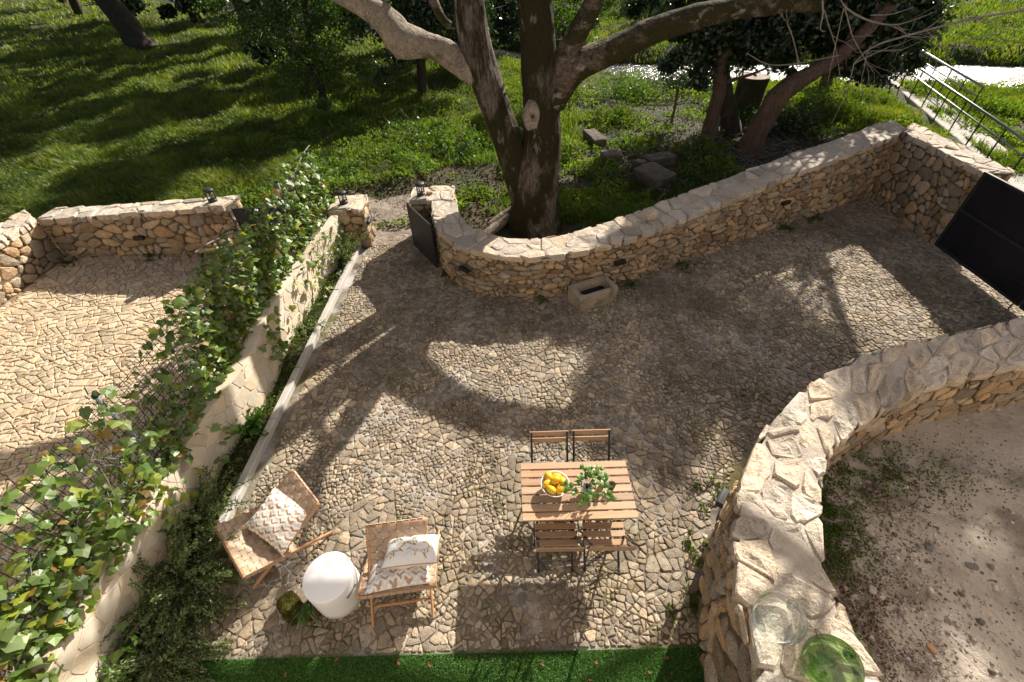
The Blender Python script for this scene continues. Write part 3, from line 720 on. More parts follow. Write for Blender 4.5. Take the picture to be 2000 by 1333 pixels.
# ------------------------------------------------------------------ the big walnut tree
def tree_pts(px, Y0, up=()):
    """(x, y, width) pixels of a limb that stands at distance Y0 (or Y given per point), and extra world points"""
    P = []; R = []
    for q in px:
        Yq = q[3] if len(q) > 3 else Y0; p = aty(q[0], q[1], Yq); P.append(p); R.append(.5*q[2]*depth(p)/FPX)
    for q in up: P.append(np.array(q[:3], float)); R.append(q[3])
    return P, R
def smooth_path(P, R, k=3):
    Q = chaikin([np.append(p, r) for p, r in zip(P, R)], k); return [q[:3] for q in Q], [q[3] for q in Q]
TY = 8.9
wt = empty('walnut_tree', (.5, TY, 0), 0, 'big mossy walnut tree with forked trunk and bare limbs behind the wall', 'tree')
def limb(mb, px, up=(), n=18, rough=.13, seed=0, k=3):
    P, R = smooth_path(*tree_pts(px, TY, up), k); off = np.array([.5, TY, 0])
    mb.tube([p-off for p in P], R, n, rough=rough, fs=2.2, seed=seed); return P, R
LB = []
mb = MB()
LB.append(limb(mb, [(1044, 478, 168), (1044, 462, 132), (1045, 440, 108), (1046, 400, 96), (1048, 350, 90), (1060, 300, 74), (1058, 200, 72), (1050, 100, 70), (1045, 0, 70)], [(.35, 9.0, 5.2, .33), (.1, 9.3, 7.0, .24), (-.2, 9.6, 9.5, .12)], n=64, rough=.08))
LB.append(limb(mb, [(1038, 430, 60), (1022, 370, 58), (1003, 320, 56), (984, 250, 58), (957, 180, 60), (935, 120, 62), (923, 60, 62), (914, 0, 60)], [(-.8, 9.2, 5.4, .27), (-1.5, 9.8, 7.5, .18), (-2.2, 10.2, 10, .08)], n=56, rough=.10, seed=5))
mb.obj('trunk', M['bark'], wt, True)
mb = MB()
LB.append(limb(mb, [(940, 150, 48), (905, 128, 50), (870, 104, 47), (838, 88, 44), (800, 82, 56), (783, 80, 62), (768, 56, 58), (738, 26, 46), (700, 4, 44)], [(-3.0, 8.8, 4.5, .2), (-4.2, 8.6, 5.2, .15), (-5.8, 8.4, 5.6, .09)], n=18, rough=.2, seed=2))
mb.tube([aty(785, 88, TY)-np.array([.5, TY, 0]), aty(780, 104, TY-.05)-np.array([.5, TY, 0]), aty(779, 111, TY-.1)-np.array([.5, TY, 0])], [.2, .13, .07], 12, rough=.2)
mb.obj('limb', M['bark_pale'], wt, True)
mb = MB()
LB.append(limb(mb, [(1078, 205, 50), (1095, 165, 60), (1120, 135, 58), (1180, 105, 48), (1250, 73, 46), (1330, 40, 44), (1430, 16, 40), (1530, 6, 34), (1604, 6, 30)], (), n=16, rough=.16, seed=3))
mb.obj('limb', M['bark_limb'], wt, True)
mb = MB()
LB.append(limb(mb, [(1088, 150, 40), (1104, 110, 42), (1128, 65, 40), (1165, 0, 38)], [(1.9, 9.4, 5.0, .17), (2.6, 10.2, 7, .1)], n=14, seed=4))
LB.append(limb(mb, [(1050, 30, 50), (1070, -60, 44)], [(1.2, 8.9, 5.7, .2), (2.6, 8.9, 6.0, .17), (4.6, 8.8, 5.9, .15), (6.2, 8.7, 6.1, .12), (7.6, 8.5, 6.6, .06)], n=12, seed=6))  # unseen upper limb, added for the shade it throws on the turf
LB.append(limb(mb, [(915, 20, 44), (905, -50, 40)], [(-.9, 8.7, 5.2, .17), (-.3, 8.3, 6.4, .14), (.8, 7.9, 7.4, .10), (1.9, 7.6, 8.2, .05)], n=10, seed=8))
LB.append(limb(mb, [(880, 52, 14), (862, 36, 16), (848, 8, 18)], [(-1.3, 9.2, 4.6, .09), (-1.9, 9.6, 5.8, .05)], n=9, seed=9))
mb.obj('limb', M['bark_limb'], wt, True)
# pruned knot on the trunk
c = aty(1040, 231, TY-.37); mb = MB(); V = []; F = []
for i, (r, d) in enumerate(((1.15, .14), (1.0, .03), (.84, -.012), (.58, .0), (.25, .012), (.12, .05))):
    for k in range(20):
        th = 2*math.pi*k/20; w = 1+.22*mnoise.noise((math.cos(th)*1.6, math.sin(th)*1.6, i*.3)); V.append((c[0]-.5+.15*r*w*math.cos(th), c[1]-TY+d+.02, c[2]+.23*r*w*math.sin(th)))
F = [(i*20+k, (i+1)*20+k, (i+1)*20+(k+1) % 20, i*20+(k+1) % 20) for i in range(5) for k in range(20)]
mb.add(V, F); mb.obj('pruning_scar', M['bark_pale'], wt, True)
mb = MB(); mb.lathe([(.0, 0), (.026, 0), (.026, .02), (0, .02)], (0, 0, 0), 8); ho = mb.obj('knot_hole', M['steel'], wt); ho.location = (c[0]-.5+.01, c[1]-TY+.03, c[2]+.02); ho.rotation_euler = (math.pi/2, 0, 0)
# twigs
def twigs(mb, start, d, L, r, depth_, droop=.0, nseg=5, spread=.7, minr=.0035):
    p = np.array(start, float); d = np.array(d, float); d /= np.linalg.norm(d); P = [p.copy()]; R = [r]
    for i in range(nseg):
        d = d+np.array([random.gauss(0, .16), random.gauss(0, .16), random.gauss(0, .13)-droop]); d /= np.linalg.norm(d)
        p = p+d*L/nseg; P.append(p.copy()); R.append(max(minr, r*(1-.75*(i+1)/nseg)))
        if depth_ > 0 and i >= 1 and random.random() < .8:
            s = np.array([random.gauss(0, 1), random.gauss(0, 1), random.gauss(0, .6)]); s = d+spread*s/np.linalg.norm(s)
            twigs(mb, p, s, L*random.uniform(.4, .65), R[-1]*.65, depth_-1, droop, 4, spread, minr)
    mb.tube(P, R, 4 if r < .02 else 6, cap=False)
mb = MB()
for (P, R), cnt in zip(LB, (12, 12, 9, 7, 7, 11, 9, 5)):
    for _ in range(cnt):
        i = random.randrange(int(len(P)*.55), len(P)); 
        if P[i][2] < 3.9: continue
        d = np.array([random.gauss(0, 1), random.gauss(0, .8), random.uniform(.3, 1.1)])
        twigs(mb, P[i]-np.array([.5, TY, 0]), d, random.uniform(1.2, 2.4), R[i]*.35+.012, 2, .02)
tag(mb.obj('twigs', M['twig'], wt), kind='stuff')
# bare twigs hanging from the cut limb, in front of the evergreens
mb = MB(); q0 = np.array([.5, TY, 0])
for px in ([(1606, 0, 9), (1608, 30, 8), (1600, 60, 5), (1612, 62, 3)], [(1642, 0, 5), (1650, 16, 9), (1690, 40, 8), (1745, 52, 6), (1790, 38, 4), (1830, 22, 2)], [(1648, 16, 5), (1638, 60, 5), (1625, 120, 4), (1617, 160, 3)],
           [(1668, 125, 7), (1700, 90, 8), (1800, 62, 9), (1900, 35, 9), (2010, 20, 8)], [(1668, 125, 6), (1662, 150, 5), (1650, 190, 4), (1625, 240, 2)], [(1750, 48, 3), (1765, 60, 3), (1775, 58, 2)], [(1700, 30, 4), (1740, 30, 4), (1785, 14, 2)],
           [(1460, 105, 3), (1500, 130, 4), (1560, 125, 4), (1640, 108, 3)], [(1700, 100, 3), (1760, 100, 3), (1800, 80, 2)], [(1810, 60, 4), (1850, 105, 4), (1860, 130, 2)], [(1850, 92, 3), (1920, 96, 3), (2010, 88, 4)]):
    P, R = smooth_path(*tree_pts(px, 8.7), 2); mb.tube([p-q0 for p in P], [r*.42 for r in R], 5, cap=False)
for px in ([(1606, 0, 9), (1700, -60, 9), (1800, -30, 6)],):
    P, R = smooth_path(*tree_pts(px, 8.7), 2); mb.tube([p-q0 for p in P], [r*.42 for r in R], 5, cap=False)
for px, d0 in (((1668, 125), (1, 0, .3)), ((1745, 52), (1, -.2, -.1)), ((1800, 62), (1, .2, .3)), ((1900, 35), (1, 0, -.3)), ((1650, 16), (.6, 0, -1)), ((1850, 92), (1, 0, .2)), ((1560, 125), (-.4, 0, .6)), ((1700, 90), (.3, 0, -1)), ((1610, 20), (.7, 0, -.6))):
    twigs(mb, aty(*px, 8.7)-q0, d0, random.uniform(.7, 1.3), .011, 2, .0)
tag(mb.obj('hanging_twigs', M['twig'], wt), kind='stuff')
# ------------------------------------------------------------------ leafy trees and bushes
def crown_pts(ells, n):
    """leaf positions in uneven clumps inside ellipsoids (cx,cy,cz,rx,ry,rz,weight)"""
    w = np.array([e[6] for e in ells], float); w /= w.sum(); out = []
    for e, k in zip(ells, w):
        m = int(n*k); nc = max(5, m//380); d = rng.normal(size=(nc, 3)); d /= np.linalg.norm(d, axis=1)[:, None]
        cc = d*(rng.uniform(.2, 1, (nc, 1))**.5)*rng.uniform(.7, 1.28, (nc, 1))*np.array(e[3:6])+np.array(e[:3])
        idx = rng.integers(0, nc, m); sp = np.mean(e[3:6])*rng.uniform(.08, .22, nc)[idx]
        out.append(cc[idx]+rng.normal(size=(m, 3))*sp[:, None]*np.array([1, 1, .75]))
    return np.concatenate(out)
def leafy(name, label, cat, base, trunk, ells, n, size, lmat, bmat, group=None, branches=5, up=.1, aspect=.5, zmin=.05, hole=None):
    root = empty(name, base, 0, label, cat, group); b = np.array(base, float)
    if trunk:
        mb = MB(); P, R = smooth_path([np.array(q[:3], float) for q in trunk], [q[3] for q in trunk], 3)
        mb.tube([p-b for p in P], R, 12, rough=.2, seed=base[0])
        for e in ells:
            for _ in range(branches if e[6] > .3 else 1):
                i = int(np.argmin([np.linalg.norm(q-np.array(e[:3])) for q in P])); i = max(len(P)//3, min(len(P)-1, i-random.randrange(0, 1+len(P)//8))); d = rng.normal(size=3); d /= np.linalg.norm(d)
                tgt = np.array(e[:3])+d*np.array(e[3:6])*random.uniform(.3, .9); a = P[i]; mid = (a+tgt)/2+rng.normal(size=3)*.15
                Q, RR = smooth_path([a, mid, tgt], [min(R[i]*.32, .07), min(R[i]*.18, .04)+.006, .006], 2); mb.tube([q-b for q in Q], RR, 6, cap=False)
        mb.obj('trunk', bmat, root, True)
    C = crown_pts(ells, n); C = C[C[:, 2] > tz(C[:, 0], C[:, 1])+zmin]
    C[:, 2] = np.where(C[:, 2] < .1, .1, C[:, 2])
    o = leafobj('crown', C-b, rng.uniform(.7, 1.3, len(C))*size, lmat, root, up=up, aspect=aspect); return root
def pxtrunk(px, Y):
    P, R = tree_pts(px, Y); return [(*p, r) for p, r in zip(P, R)]
leafy('evergreen_tree', 'dark evergreen tree with upright twisted trunk between wall and river', 'tree', (6.15, 14.2, -.05),
      pxtrunk([(1385, 272, 36), (1390, 240, 28), (1398, 205, 25), (1408, 170, 25), (1402, 135, 24), (1415, 95, 22)], 14.2)+[(6.7, 14.4, 4, .13), (6.9, 14.6, 5, .06)],
      [(5.3, 14.1, 2.9, 1.3, 1.2, 1.1, 1), (6.6, 14.3, 3.0, 1.3, 1.2, 1.1, 1), (7.9, 14.4, 3.0, 1.2, 1.2, 1.1, 1), (6.5, 14.7, 4.6, 2.2, 1.6, 1.1, 1.3), (4.9, 13.9, 1.9, .7, .6, .45, .16), (7.6, 14.0, 1.9, .8, .6, .45, .18)], 52000, .125, M['darkleaf'], M['bark_red'], aspect=.6)
leafy('evergreen_tree', 'dark evergreen tree on a reddish trunk leaning towards the footbridge', 'tree', (6.85, 12.7, -.05),
      pxtrunk([(1458, 312, 58), (1470, 280, 46), (1487, 245, 42), (1512, 200, 40), (1540, 168, 38), (1595, 140, 30), (1660, 95, 24)], 12.9)+[(10.3, 13.9, 4.2, .13), (11.5, 14.3, 6.5, .09), (12.8, 14.4, 8.5, .05)],
      [(9.2, 14.3, 2.9, 1.2, 1.2, 1.1, 1), (10.4, 14.7, 2.7, 1.3, 1.2, 1.2, 1), (11.3, 15.2, 2.5, 1.0, 1.0, 1.2, .7), (9.6, 14.6, 4.2, 1.9, 1.4, .9, .9), (8.4, 14.5, 6.6, 1.3, 1.4, 1.0, .7), (9.8, 14.5, 7.1, 1.5, 1.4, 1.1, .9), (11.0, 14.5, 7.4, 1.2, 1.3, .8, .5), (13.0, 15.0, 9.3, 1.8, 1.2, .8, .8), (14.9, 14.9, 8.7, 1.8, 1.2, .8, .7), (9.9, 13.9, 1.7, .9, .6, .45, .2), (11.9, 15.6, 1.5, .8, .6, .6, .15)], 86000, .125, M['darkleaf'], M['bark_red'], aspect=.6)
leafy('evergreen_tree', 'evergreen tree rising on the river bank beside the footbridge', 'tree', (11.6, 18.0, -.2),
      [(11.6, 18.0, -.4, .22), (11.4, 18.0, 1.0, .18), (11.0, 17.9, 2.4, .14), (10.6, 17.8, 4.2, .09), (10.3, 17.8, 6, .04)],
      [(10.2, 17.8, 3.9, 1.7, 1.3, 1.3, 1), (12.2, 18.3, 4.0, 1.6, 1.2, 1.3, .9), (8.6, 17.9, 4.8, 1.6, 1.3, 1.2, .9), (11.0, 17.9, 5.6, 1.8, 1.3, 1.1, .7)], 40000, .13, M['darkleaf'], M['bark_red'], aspect=.6)
# cut trunk and stump
mb = MB(); P, R = smooth_path(*tree_pts([(1430, 268, 38), (1425, 235, 34), (1420, 195, 30), (1414, 155, 22), (1416, 120, 14)], 14.45), 3)
mb.tube(P, R, 14, rough=.22); tag(mb.obj('dead_tree', M['bark_dark'], smooth=True), 'dark dead tree standing close beside the upright evergreen', 'tree')
st = empty('tree_stump', (8.1, 16.5, -.1), 0, 'tall sawn tree stump with pale cut top by the river', 'stump')
mb = MB(); mb.tube([(0, 0, -.1), (0, 0, .3), (0, 0, .75), (0, 0, 1.12)], [.52, .47, .46, .48], 18, rough=.06, cap=False); mb.obj('bark', M['bark_dark'], st, True)
mb = MB(); mb.lathe([(0, 0), (.47, 0), (.45, .03), (0, .035)], (0, 0, 1.1), 20); mb.obj('cut_face', M['woodcut'], st)
# rusty stake
mb = MB(); a = at(1307, 258); mb.tube([(a[0], a[1], -.1), (a[0]+.02, a[1], .6), (a[0], a[1], 1.25)], .04, 8); tag(mb.obj('wooden_stake', M['bark_red'], smooth=True), 'slim brown stake standing in the weeds', 'stake')
# light green overhanging bush, middle left
def arching(name, label, cat, base, n, L, hmax, leafsz, lmat, bmat, spread=1.0, leaves=60, dirs=None, droop=.12, group=None, r0=.012, aspect=.45, jit=.02, zfloor=.02):
    """many thin arching shoots with small leaves along them"""
    root = empty(name, base, 0, label, cat, group); mb = MB(); C = []; D = []
    for _ in range(n):
        th = random.uniform(0, 6.283); s = random.uniform(.2, 1)*spread
        d = np.array([math.cos(th)*s, math.sin(th)*s, random.uniform(.6, 1.2)*hmax])
        if dirs is not None: d = d+np.array(random.choice(dirs))
        d /= np.linalg.norm(d); l = L*random.uniform(.55, 1.1); p = np.array([random.gauss(0, .08*spread), random.gauss(0, .08*spread), 0.0]); P = [p.copy()]
        for k in range(7):
            d = d+np.array([random.gauss(0, .12), random.gauss(0, .12), -droop+random.gauss(0, .05)]); d /= np.linalg.norm(d)
            p = p+d*l/7; p[2] = max(p[2], zfloor); P.append(p.copy())
            for _k in range(leaves//7):
                q = P[-2]+(P[-1]-P[-2])*random.random(); C.append(q+rng.normal(size=3)*jit); D.append(d)
        mb.tube(P, [r0*(1-.8*i/7) for i in range(8)], 4, cap=False)
    mb.obj('stems', bmat, root); C = np.array(C); C[:, 2] = np.maximum(C[:, 2], zfloor)
    leafobj('foliage', C, rng.uniform(.7, 1.3, len(C))*leafsz, lmat, root, up=.2, aspect=aspect, dirv=np.array(D)*.6)
    return root
leafy('evergreen_bush', 'tall bush hung with light green spring leaves left of the walnut', 'bush', (-6.4, 17.6, 0),
      [(-6.4, 17.6, -.1, .16), (-6.3, 17.5, 1.5, .12), (-6.0, 17.3, 3.5, .08), (-5.8, 17.2, 5.5, .04)],
      [(-6.3, 17.3, 3.3, 2.0, 1.5, 2.4, 1), (-5.5, 17.0, 4.6, 1.6, 1.4, 2.0, .7), (-7.6, 17.6, 4.8, 1.6, 1.4, 1.8, .6), (-6.1, 16.7, 1.6, 1.1, .9, 1.2, .35)], 26000, .10, M['brightleaf'], M['bark_dark'], aspect=.5, up=-.3)
leafy('ivy_thicket', 'dark ivy thicket filling the gap behind the walnut left limb', 'bush', (-3.2, 19.5, 0),
      [(-3.2, 19.5, -.1, .2), (-3.0, 19.4, 2, .15), (-2.8, 19.3, 5, .08)],
      [(-3.3, 19.3, 2.6, 1.8, 1.2, 2.2, 1), (-1.8, 19.6, 3.8, 1.6, 1.2, 2.2, 1), (-4.6, 19.8, 4.4, 1.6, 1.2, 2.0, .8)], 17000, .12, M['darkleaf'], M['bark_dark'], aspect=.6)
leafy('leafy_shrub', 'sparse shrub on thin dark stems in front of the river', 'bush', (2.3, 18.2, 0),
      [(2.3, 18.2, -.1, .07), (2.2, 18.2, .8, .05), (2.5, 18.3, 1.8, .035), (2.8, 18.5, 3, .015)],
      [(2.8, 18.6, 2.7, 1.3, 1, 1.3, 1), (1.6, 18.9, 3.2, 1.2, 1, 1.3, .8)], 4200, .11, M['brightleaf'], M['bark_dark'], aspect=.5)
for k, (x, y, h, r, mt, lb) in enumerate(((3.6, 15.6, .55, .8, 'weed', 'low bramble mound between the walnut and the river'), (5.3, 12.6, .45, .7, 'weed', 'leafy bramble patch beside the brown stone block'), (9.6, 11.9, .6, .7, 'brightleaf', 'bright nettle clump against the far corner wall'), (8.6, 14.9, .8, .9, 'darkleaf', 'dark ivy mound under the leaning evergreen'), (4.6, 18.6, .8, 1.1, 'brightleaf', 'pale green bramble thicket on the river bank'), (1.2, 16.2, .6, .9, 'weed', 'green weed hummock behind the walnut trunk'), (-1.2, 13.4, .45, .9, 'brightleaf', 'sunlit weed hummock left of the walnut trunk'), (-2.8, 14.6, .5, 1.1, 'brightleaf', 'broad sunlit weed mound in the meadow'), (10.2, 16.0, 1.0, 1.0, 'brightleaf', 'tall green herbs beside the footbridge deck'), (7.0, 19.4, .6, 1.2, 'darkleaf', 'dark undergrowth around the sawn stump'), (-4.6, 12.2, .35, .8, 'brightleaf', 'low yellow green weeds near the dirt track'))):
    root = empty('undergrowth', (x, y, float(tz(x, y))), 0, lb, 'bush'); n = int(2600*r); c = rng.normal(size=(n, 3))*np.array([r*.5, r*.45, h*.32]); c[:, 2] = np.abs(c[:, 2])+.02; c += .12*np.sin(c[:, [1, 2, 0]]*9+k)
    c[:, 2] = np.maximum(c[:, 2], .02); leafobj('foliage', c, rng.uniform(.05, .10, n), M[mt], root, up=.4, aspect=.65, stuff=True)
    tw = MB(); [twigs(tw, (random.gauss(0, r*.3), random.gauss(0, r*.3), 0), (random.gauss(0, .6), random.gauss(0, .6), 1), h*random.uniform(.8, 1.8), .008, 1, .06) for _ in range(10)]; tw.obj('stems', M['twig'], root)
for x, y, lb in ((3.2, 28.5, 'dark shrub on the far bank behind the walnut stems'), (7.6, 28.8, 'round shrub on the far bank behind the upright evergreen'), (-.6, 27.5, 'shrub where the stream disappears behind the walnut'), (11.5, 29.5, 'spreading shrub on the far bank past the stump')):
    leafy('riverside_shrub', lb, 'bush', (x, y, float(tz(x, y))), [(x, y, -.2, .1), (x, y, 1, .07), (x+.2, y, 2, .03)], [(x, y, 1.3, 1.5, 1.0, 1.0, 1), (x+1.2, y+.4, 1.1, 1.0, .8, .8, .6)], 5200, .15, M['darkleaf'], M['bark_dark'])
# leaning trunk at the meadow edge and the wood behind it
leafy('woodland_tree', 'mossy leaning tree standing at the edge of the meadow', 'tree', (-20.5, 30.6, 0),
      [(-20.4, 30.6, -.2, .75), (-21.0, 30.8, 1.5, .52), (-22.3, 31.2, 4.0, .48), (-24.0, 31.8, 7, .36), (-25.5, 32, 10, .2)],
      [(-24, 31.5, 10, 4, 3, 2.2, 1), (-20.5, 29.5, 9.5, 3.4, 3, 1.8, .8), (-28, 33, 11, 4, 3, 2.2, .9)], 9000, .26, M['darkleaf'], M['bark_dark'])
WOOD = [(-33, 44, 9.5, 4.2), (-27, 41, 8.2, 3.6), (-21, 38.5, 9.8, 3.4), (-15.5, 33.5, 11.0, 3.4), (-12.6, 29.5, 10.6, 3.2), (-9.8, 25.5, 10.4, 3.0), (-12, 38, 9, 3.6), (-5, 28, 11.0, 3.4), (0, 30, 9.5, 3.2), (-40, 52, 10, 5), (-17, 45, 10, 4.5), (-2, 23, 9, 2.4)]
for i, (x, y, h, r) in enumerate(WOOD):
    low = (i % 3 != 0); k = int(5400+900*r)
    leafy('woodland_tree', 'dark leafy tree of the wood behind the meadow', 'tree', (x, y, float(tz(x, y))),
          [(x, y, -.2, .38), (x+random.uniform(-.5, .5), y, 1.6, .28), (x+random.uniform(-1, 1), y, h*.55, .2), (x+random.uniform(-1.5, 1.5), y, h, .08)],
          [(x, y, h*.78, r, r*.8, h*.30, 1), (x+r*.5, y-r*.3, h*.50, r*.7, r*.6, h*.22, .6)]+([(x-r*.3, y-r*.2, h*.20, r*.8, r*.6, h*.20, .6)] if low else []),
          k, .20+.004*y, M['darkleaf'], M['bark_dark'], group='trees of the wood behind the meadow', branches=5)
# far bank of the river
FAR = [(38, 38, 6.5, 2.8), (21, 42, 7, 3.4), (11.5, 38.5, 6, 3.4), (5.5, 35, 6, 3.0), (44, 48, 7, 4), (28, 46, 7, 4)]
for i, (x, y, h, r) in enumerate(FAR):
    leafy('riverside_tree', ('spring green tree on the far river bank' if i % 2 else 'dark evergreen tree on the far river bank'), 'tree', (x, y, float(tz(x, y))),
          [(x, y, -.4, .3), (x+.3, y, 1.6, .24), (x+.7, y, h*.6, .15), (x+1, y, h, .06)],
          [(x+.5, y, h*.75, r, r*.8, h*.3, 1), (x-r*.4, y-r*.2, h*.45, r*.6, r*.6, h*.2, .4)]+([(x, y-.5, 1.2, r*.7, r*.4, .9, .4)] if i in (1, 2, 3) else []), 5200, .22, M['darkleaf' if i % 2 == 0 else 'brightleaf'], M['bark_dark'], group='trees on the far river bank', branches=5)
a = at(1822, 118, .3)
mb = MB(); P, R = smooth_path([np.array((18.6, 24.9, -.6)), np.array((18.9, 24.9, .8)), np.array((19.6, 25, 2.4)), np.array((20.6, 25.4, 5.0))], [.3, .24, .2, .1], 3); tw = MB()
ft = empty('riverside_tree', (18.6, 24.9, -.6), 0, 'leaning bare trunk growing out of the river edge by the footbridge', 'tree'); mb.v = []; mb.tube([p-np.array((18.6, 24.9, -.6)) for p in P], R, 10, rough=.2); mb.obj('trunk', M['bark_dark'], ft, True)
for _ in range(14):
    i = random.randrange(len(P)//3, len(P)); twigs(tw, P[i]-np.array((18.6, 24.9, -.6)), (random.gauss(0, 1), random.gauss(0, 1), .6), random.uniform(1.5, 3), .03, 2, 0)
tag(tw.obj('twigs', M['bark_dark'], ft), kind='stuff')
# field stones in the grass behind the wall
for k, (px, d, rz, lb) in enumerate((((1160, 278), (.34, .85, .26), .25, 'long squared stone block lying in the weeds'), ((1192, 322), (.45, .42, .3), .1, 'dark low stone half sunk in the grass'), ((1285, 322), (.72, .36, .24), .3, 'brown rectangular stone block near the wall'), ((1247, 332), (.26, .24, .2), .6, 'small dark stone beside the brown block'), ((1276, 356), (.62, .8, .3), .5, 'large flat slab leaning in the grass by the wall'))):
    a = at(*px); boulder('field_stone', (a[0], a[1], float(tz(a[0], a[1]))-.02), tuple(1.18*q for q in d), M['rock'], k*3.1, lb, 'stone', rz, n=16, sq=.28)
# split log at the foot of the walnut
for k, (a, b, r, lb) in enumerate((((-.62, 8.35, .1), (.02, 9.0, .24), .1, 'grey split log lying against the walnut'), ((-.42, 8.9, .1), (.1, 9.25, .32), .08, 'short weathered branch behind the split log'))):
    mb = MB(); mb.tube([a, ((a[0]+b[0])/2, (a[1]+b[1])/2, (a[2]+b[2])/2), b], [r*.9, r, r*.8], 10, rough=.25); tag(mb.obj('fallen_log', M['bark_pale']), lb, 'log')
# ------------------------------------------------------------------ footbridge
d = np.array([.293, .956]); nrm = np.array([.956, -.293]); B0 = np.array([11.35, 9.2])
fb = empty('footbridge', (0, 0, 0), 0, 'narrow concrete footbridge with steel railings crossing the river', 'bridge')
mb = MB(); c = B0+nrm*.72+d*10.2; mb.box((c[0], c[1], -.04), (.95, 20.4, .26), rz=-math.atan2(d[0], d[1]), bev=.02); mb.obj('deck', M['concrete'], fb)
def railing(s0, s1, off, lab):
    r = MB(); p = B0+nrm*off
    for z, rad in ((.92, .032), (.66, .02)):
        r = MB(); a = p+d*s0; b = p+d*s1; r.tube([(*a, z), (*(a+b)/2, z), (*b, z)], rad, 8); r.obj('rail', M['galv'], fb, True)
    k = s0
    while k < s1:
        q = p+d*k; m = MB(); m.tube([(*q, .0), (*q, .92)], .02, 6); m.obj('post', M['steel'], fb); k += 1.15
railing(0.2, 16, .24, ''); railing(6.4, 16, 1.22, '')
# ------------------------------------------------------------------ gates, lights, lanterns
def gate(name, label, a, b, z0, z1, mat, rails=(.5,), th=.04, bolt=False, side=1):
    a = np.array(a, float); b = np.array(b, float); L = np.linalg.norm(b-a); e = (b-a)/L; nn = np.array([e[1], -e[0]])*side; rz = math.atan2(e[1], e[0]); c = (a+b)/2
    g = empty(name, (c[0], c[1], 0), rz, label, 'gate'); h = z1-z0; zc = (z0+z1)/2
    mb = MB(); mb.box((0, 0, zc), (L-.04, .008 if rails else th-.006, h-.04)); mb.obj('panel', mat, g)
    for s in (-1, 1): mb = MB(); mb.box((s*(L/2-th/2), 0, zc), (th, th, h), bev=.004); mb.obj('stile', M['gate'], g)
    for z in (z0+th/2, z1-th/2): mb = MB(); mb.box((0, 0, z), (L-2*th-.002, th, th), bev=.004); mb.obj('rail', M['gate'], g)
    for f in rails: mb = MB(); mb.box((0, -side*.012, z0+h*f), (L-2*th-.002, th*.9, th), bev=.004); mb.obj('middle_rail', M['gate'], g)
    if bolt:
        mb = MB(); mb.tube([(L/2-.06, -side*.045, .0), (L/2-.06, -side*.045, .75)], .012, 8); mb.tube([(L/2-.06, -side*.045, .45), (L/2-.16, -side*.06, .45)], .01, 6); mb.obj('drop_bolt', M['steel'], g)
    return g
gate('garden_gate', 'charcoal metal gate leaf standing open against the curved wall', (-1.96, 8.30), (-1.40, 7.42), .04, .95, M['gate'], (), .035)
gate('garden_gate', 'charcoal metal gate behind the ivy at the end of the neighbour wall', (-5.36, 8.30), (-4.05, 8.28), .06, .95, M['gate'], (), .04)
gate('entrance_gate', 'large black sheet metal gate leaf hung on the return wall', (8.34, 7.66), (8.36, 5.72), .10, 1.55, M['gate_black'], (.52,), .05, True, 1)
gate('entrance_gate', 'second black gate leaf ending at the thick curving wall', (8.36, 5.69), (8.38, 4.4), .10, 1.55, M['gate_black'], (.52,), .05, False, 1)
rubble('gate_pillar', 'stone pillar holding the second black gate leaf', [(8.1, 4.32, 1.2), (8.4, 4.32, 1.2), (8.8, 4.32, 1.2)], [(8.1, 3.7, 1.2), (8.4, 3.7, 1.2), (8.8, 3.7, 1.2)], sm=0)['category'] = 'pillar'
def lantern(loc, label):
    g = empty('lantern', loc, 0, label, 'lantern', 'black lanterns on the wall ends')
    mb = MB(); mb.lathe([(.062, 0), (.066, .006), (.066, .035), (.058, .042)], n=20); mb.obj('base', M['steel'], g, True)
    for k in range(4):
        th = k*math.pi/2+.5; mb = MB(); mb.box((.056*math.cos(th), .056*math.sin(th), .105), (.012, .012, .13), rz=th); mb.obj('bar', M['steel'], g)
    mb = MB(); mb.lathe([(.048, .043), (.048, .167)], n=16); mb.obj('glass', M['glass_clear'], g, True)
    mb = MB(); mb.lathe([(.07, .168), (.073, .176), (.073, .196), (.066, .205), (.0, .208)], n=20); mb.obj('cap', M['steel'], g, True)
    g.scale = (1.25, 1.25, 1.2)
    return g
lantern((-5.72, 8.42, 1.045), 'black cylindrical lantern on the end of the golden neighbour wall')
lantern((-3.28, 8.60, .845), 'black cylindrical lantern on the pillar at the end of the pale wall')
lantern((-1.72, 8.62, .965), 'black cylindrical lantern on the pillar with the orange stone')
lantern((-4.35, 8.95, 1.04), 'black cylindrical lantern half hidden by the ivy')
mb = MB(); mb.box((-4.35, 8.95, .5), (.2, .2, 1.08), bev=.01); tag(mb.obj('gate_post', M['gate']), 'dark square gate post swallowed by ivy', 'post')
def wall_light(loc, rz, label):
    g = empty('wall_light', loc, rz, label, 'wall light', 'black step lights in the walls')
    mb = MB(); mb.box((0, .0, 0), (.20, .07, .075), bev=.006); mb.obj('housing', M['steel'], g)
    mb = MB(); mb.box((0, -.037, -.012), (.17, .004, .03)); mb.obj('lens', M['gate'], g)
wall_light((-.80, 6.68, .48), -.68, 'black oblong light set in the tight curve of the boundary wall')
wall_light((1.93, 6.70, .52), .42, 'black oblong light above the stone trough')
wall_light((5.63, 8.54, .62), .47, 'black oblong light in the long straight run of wall')
wall_light((-7.40, 8.20, .42), -.03, 'dark oblong light in the golden neighbour wall')
wall_light((2.06, 2.22, .68), -2.25+math.pi*0, 'black oblong light on the inside of the thick curving wall')
wall_light((-2.85, 8.5, .5), math.pi/2, 'small black light on the side of the gate pillar')
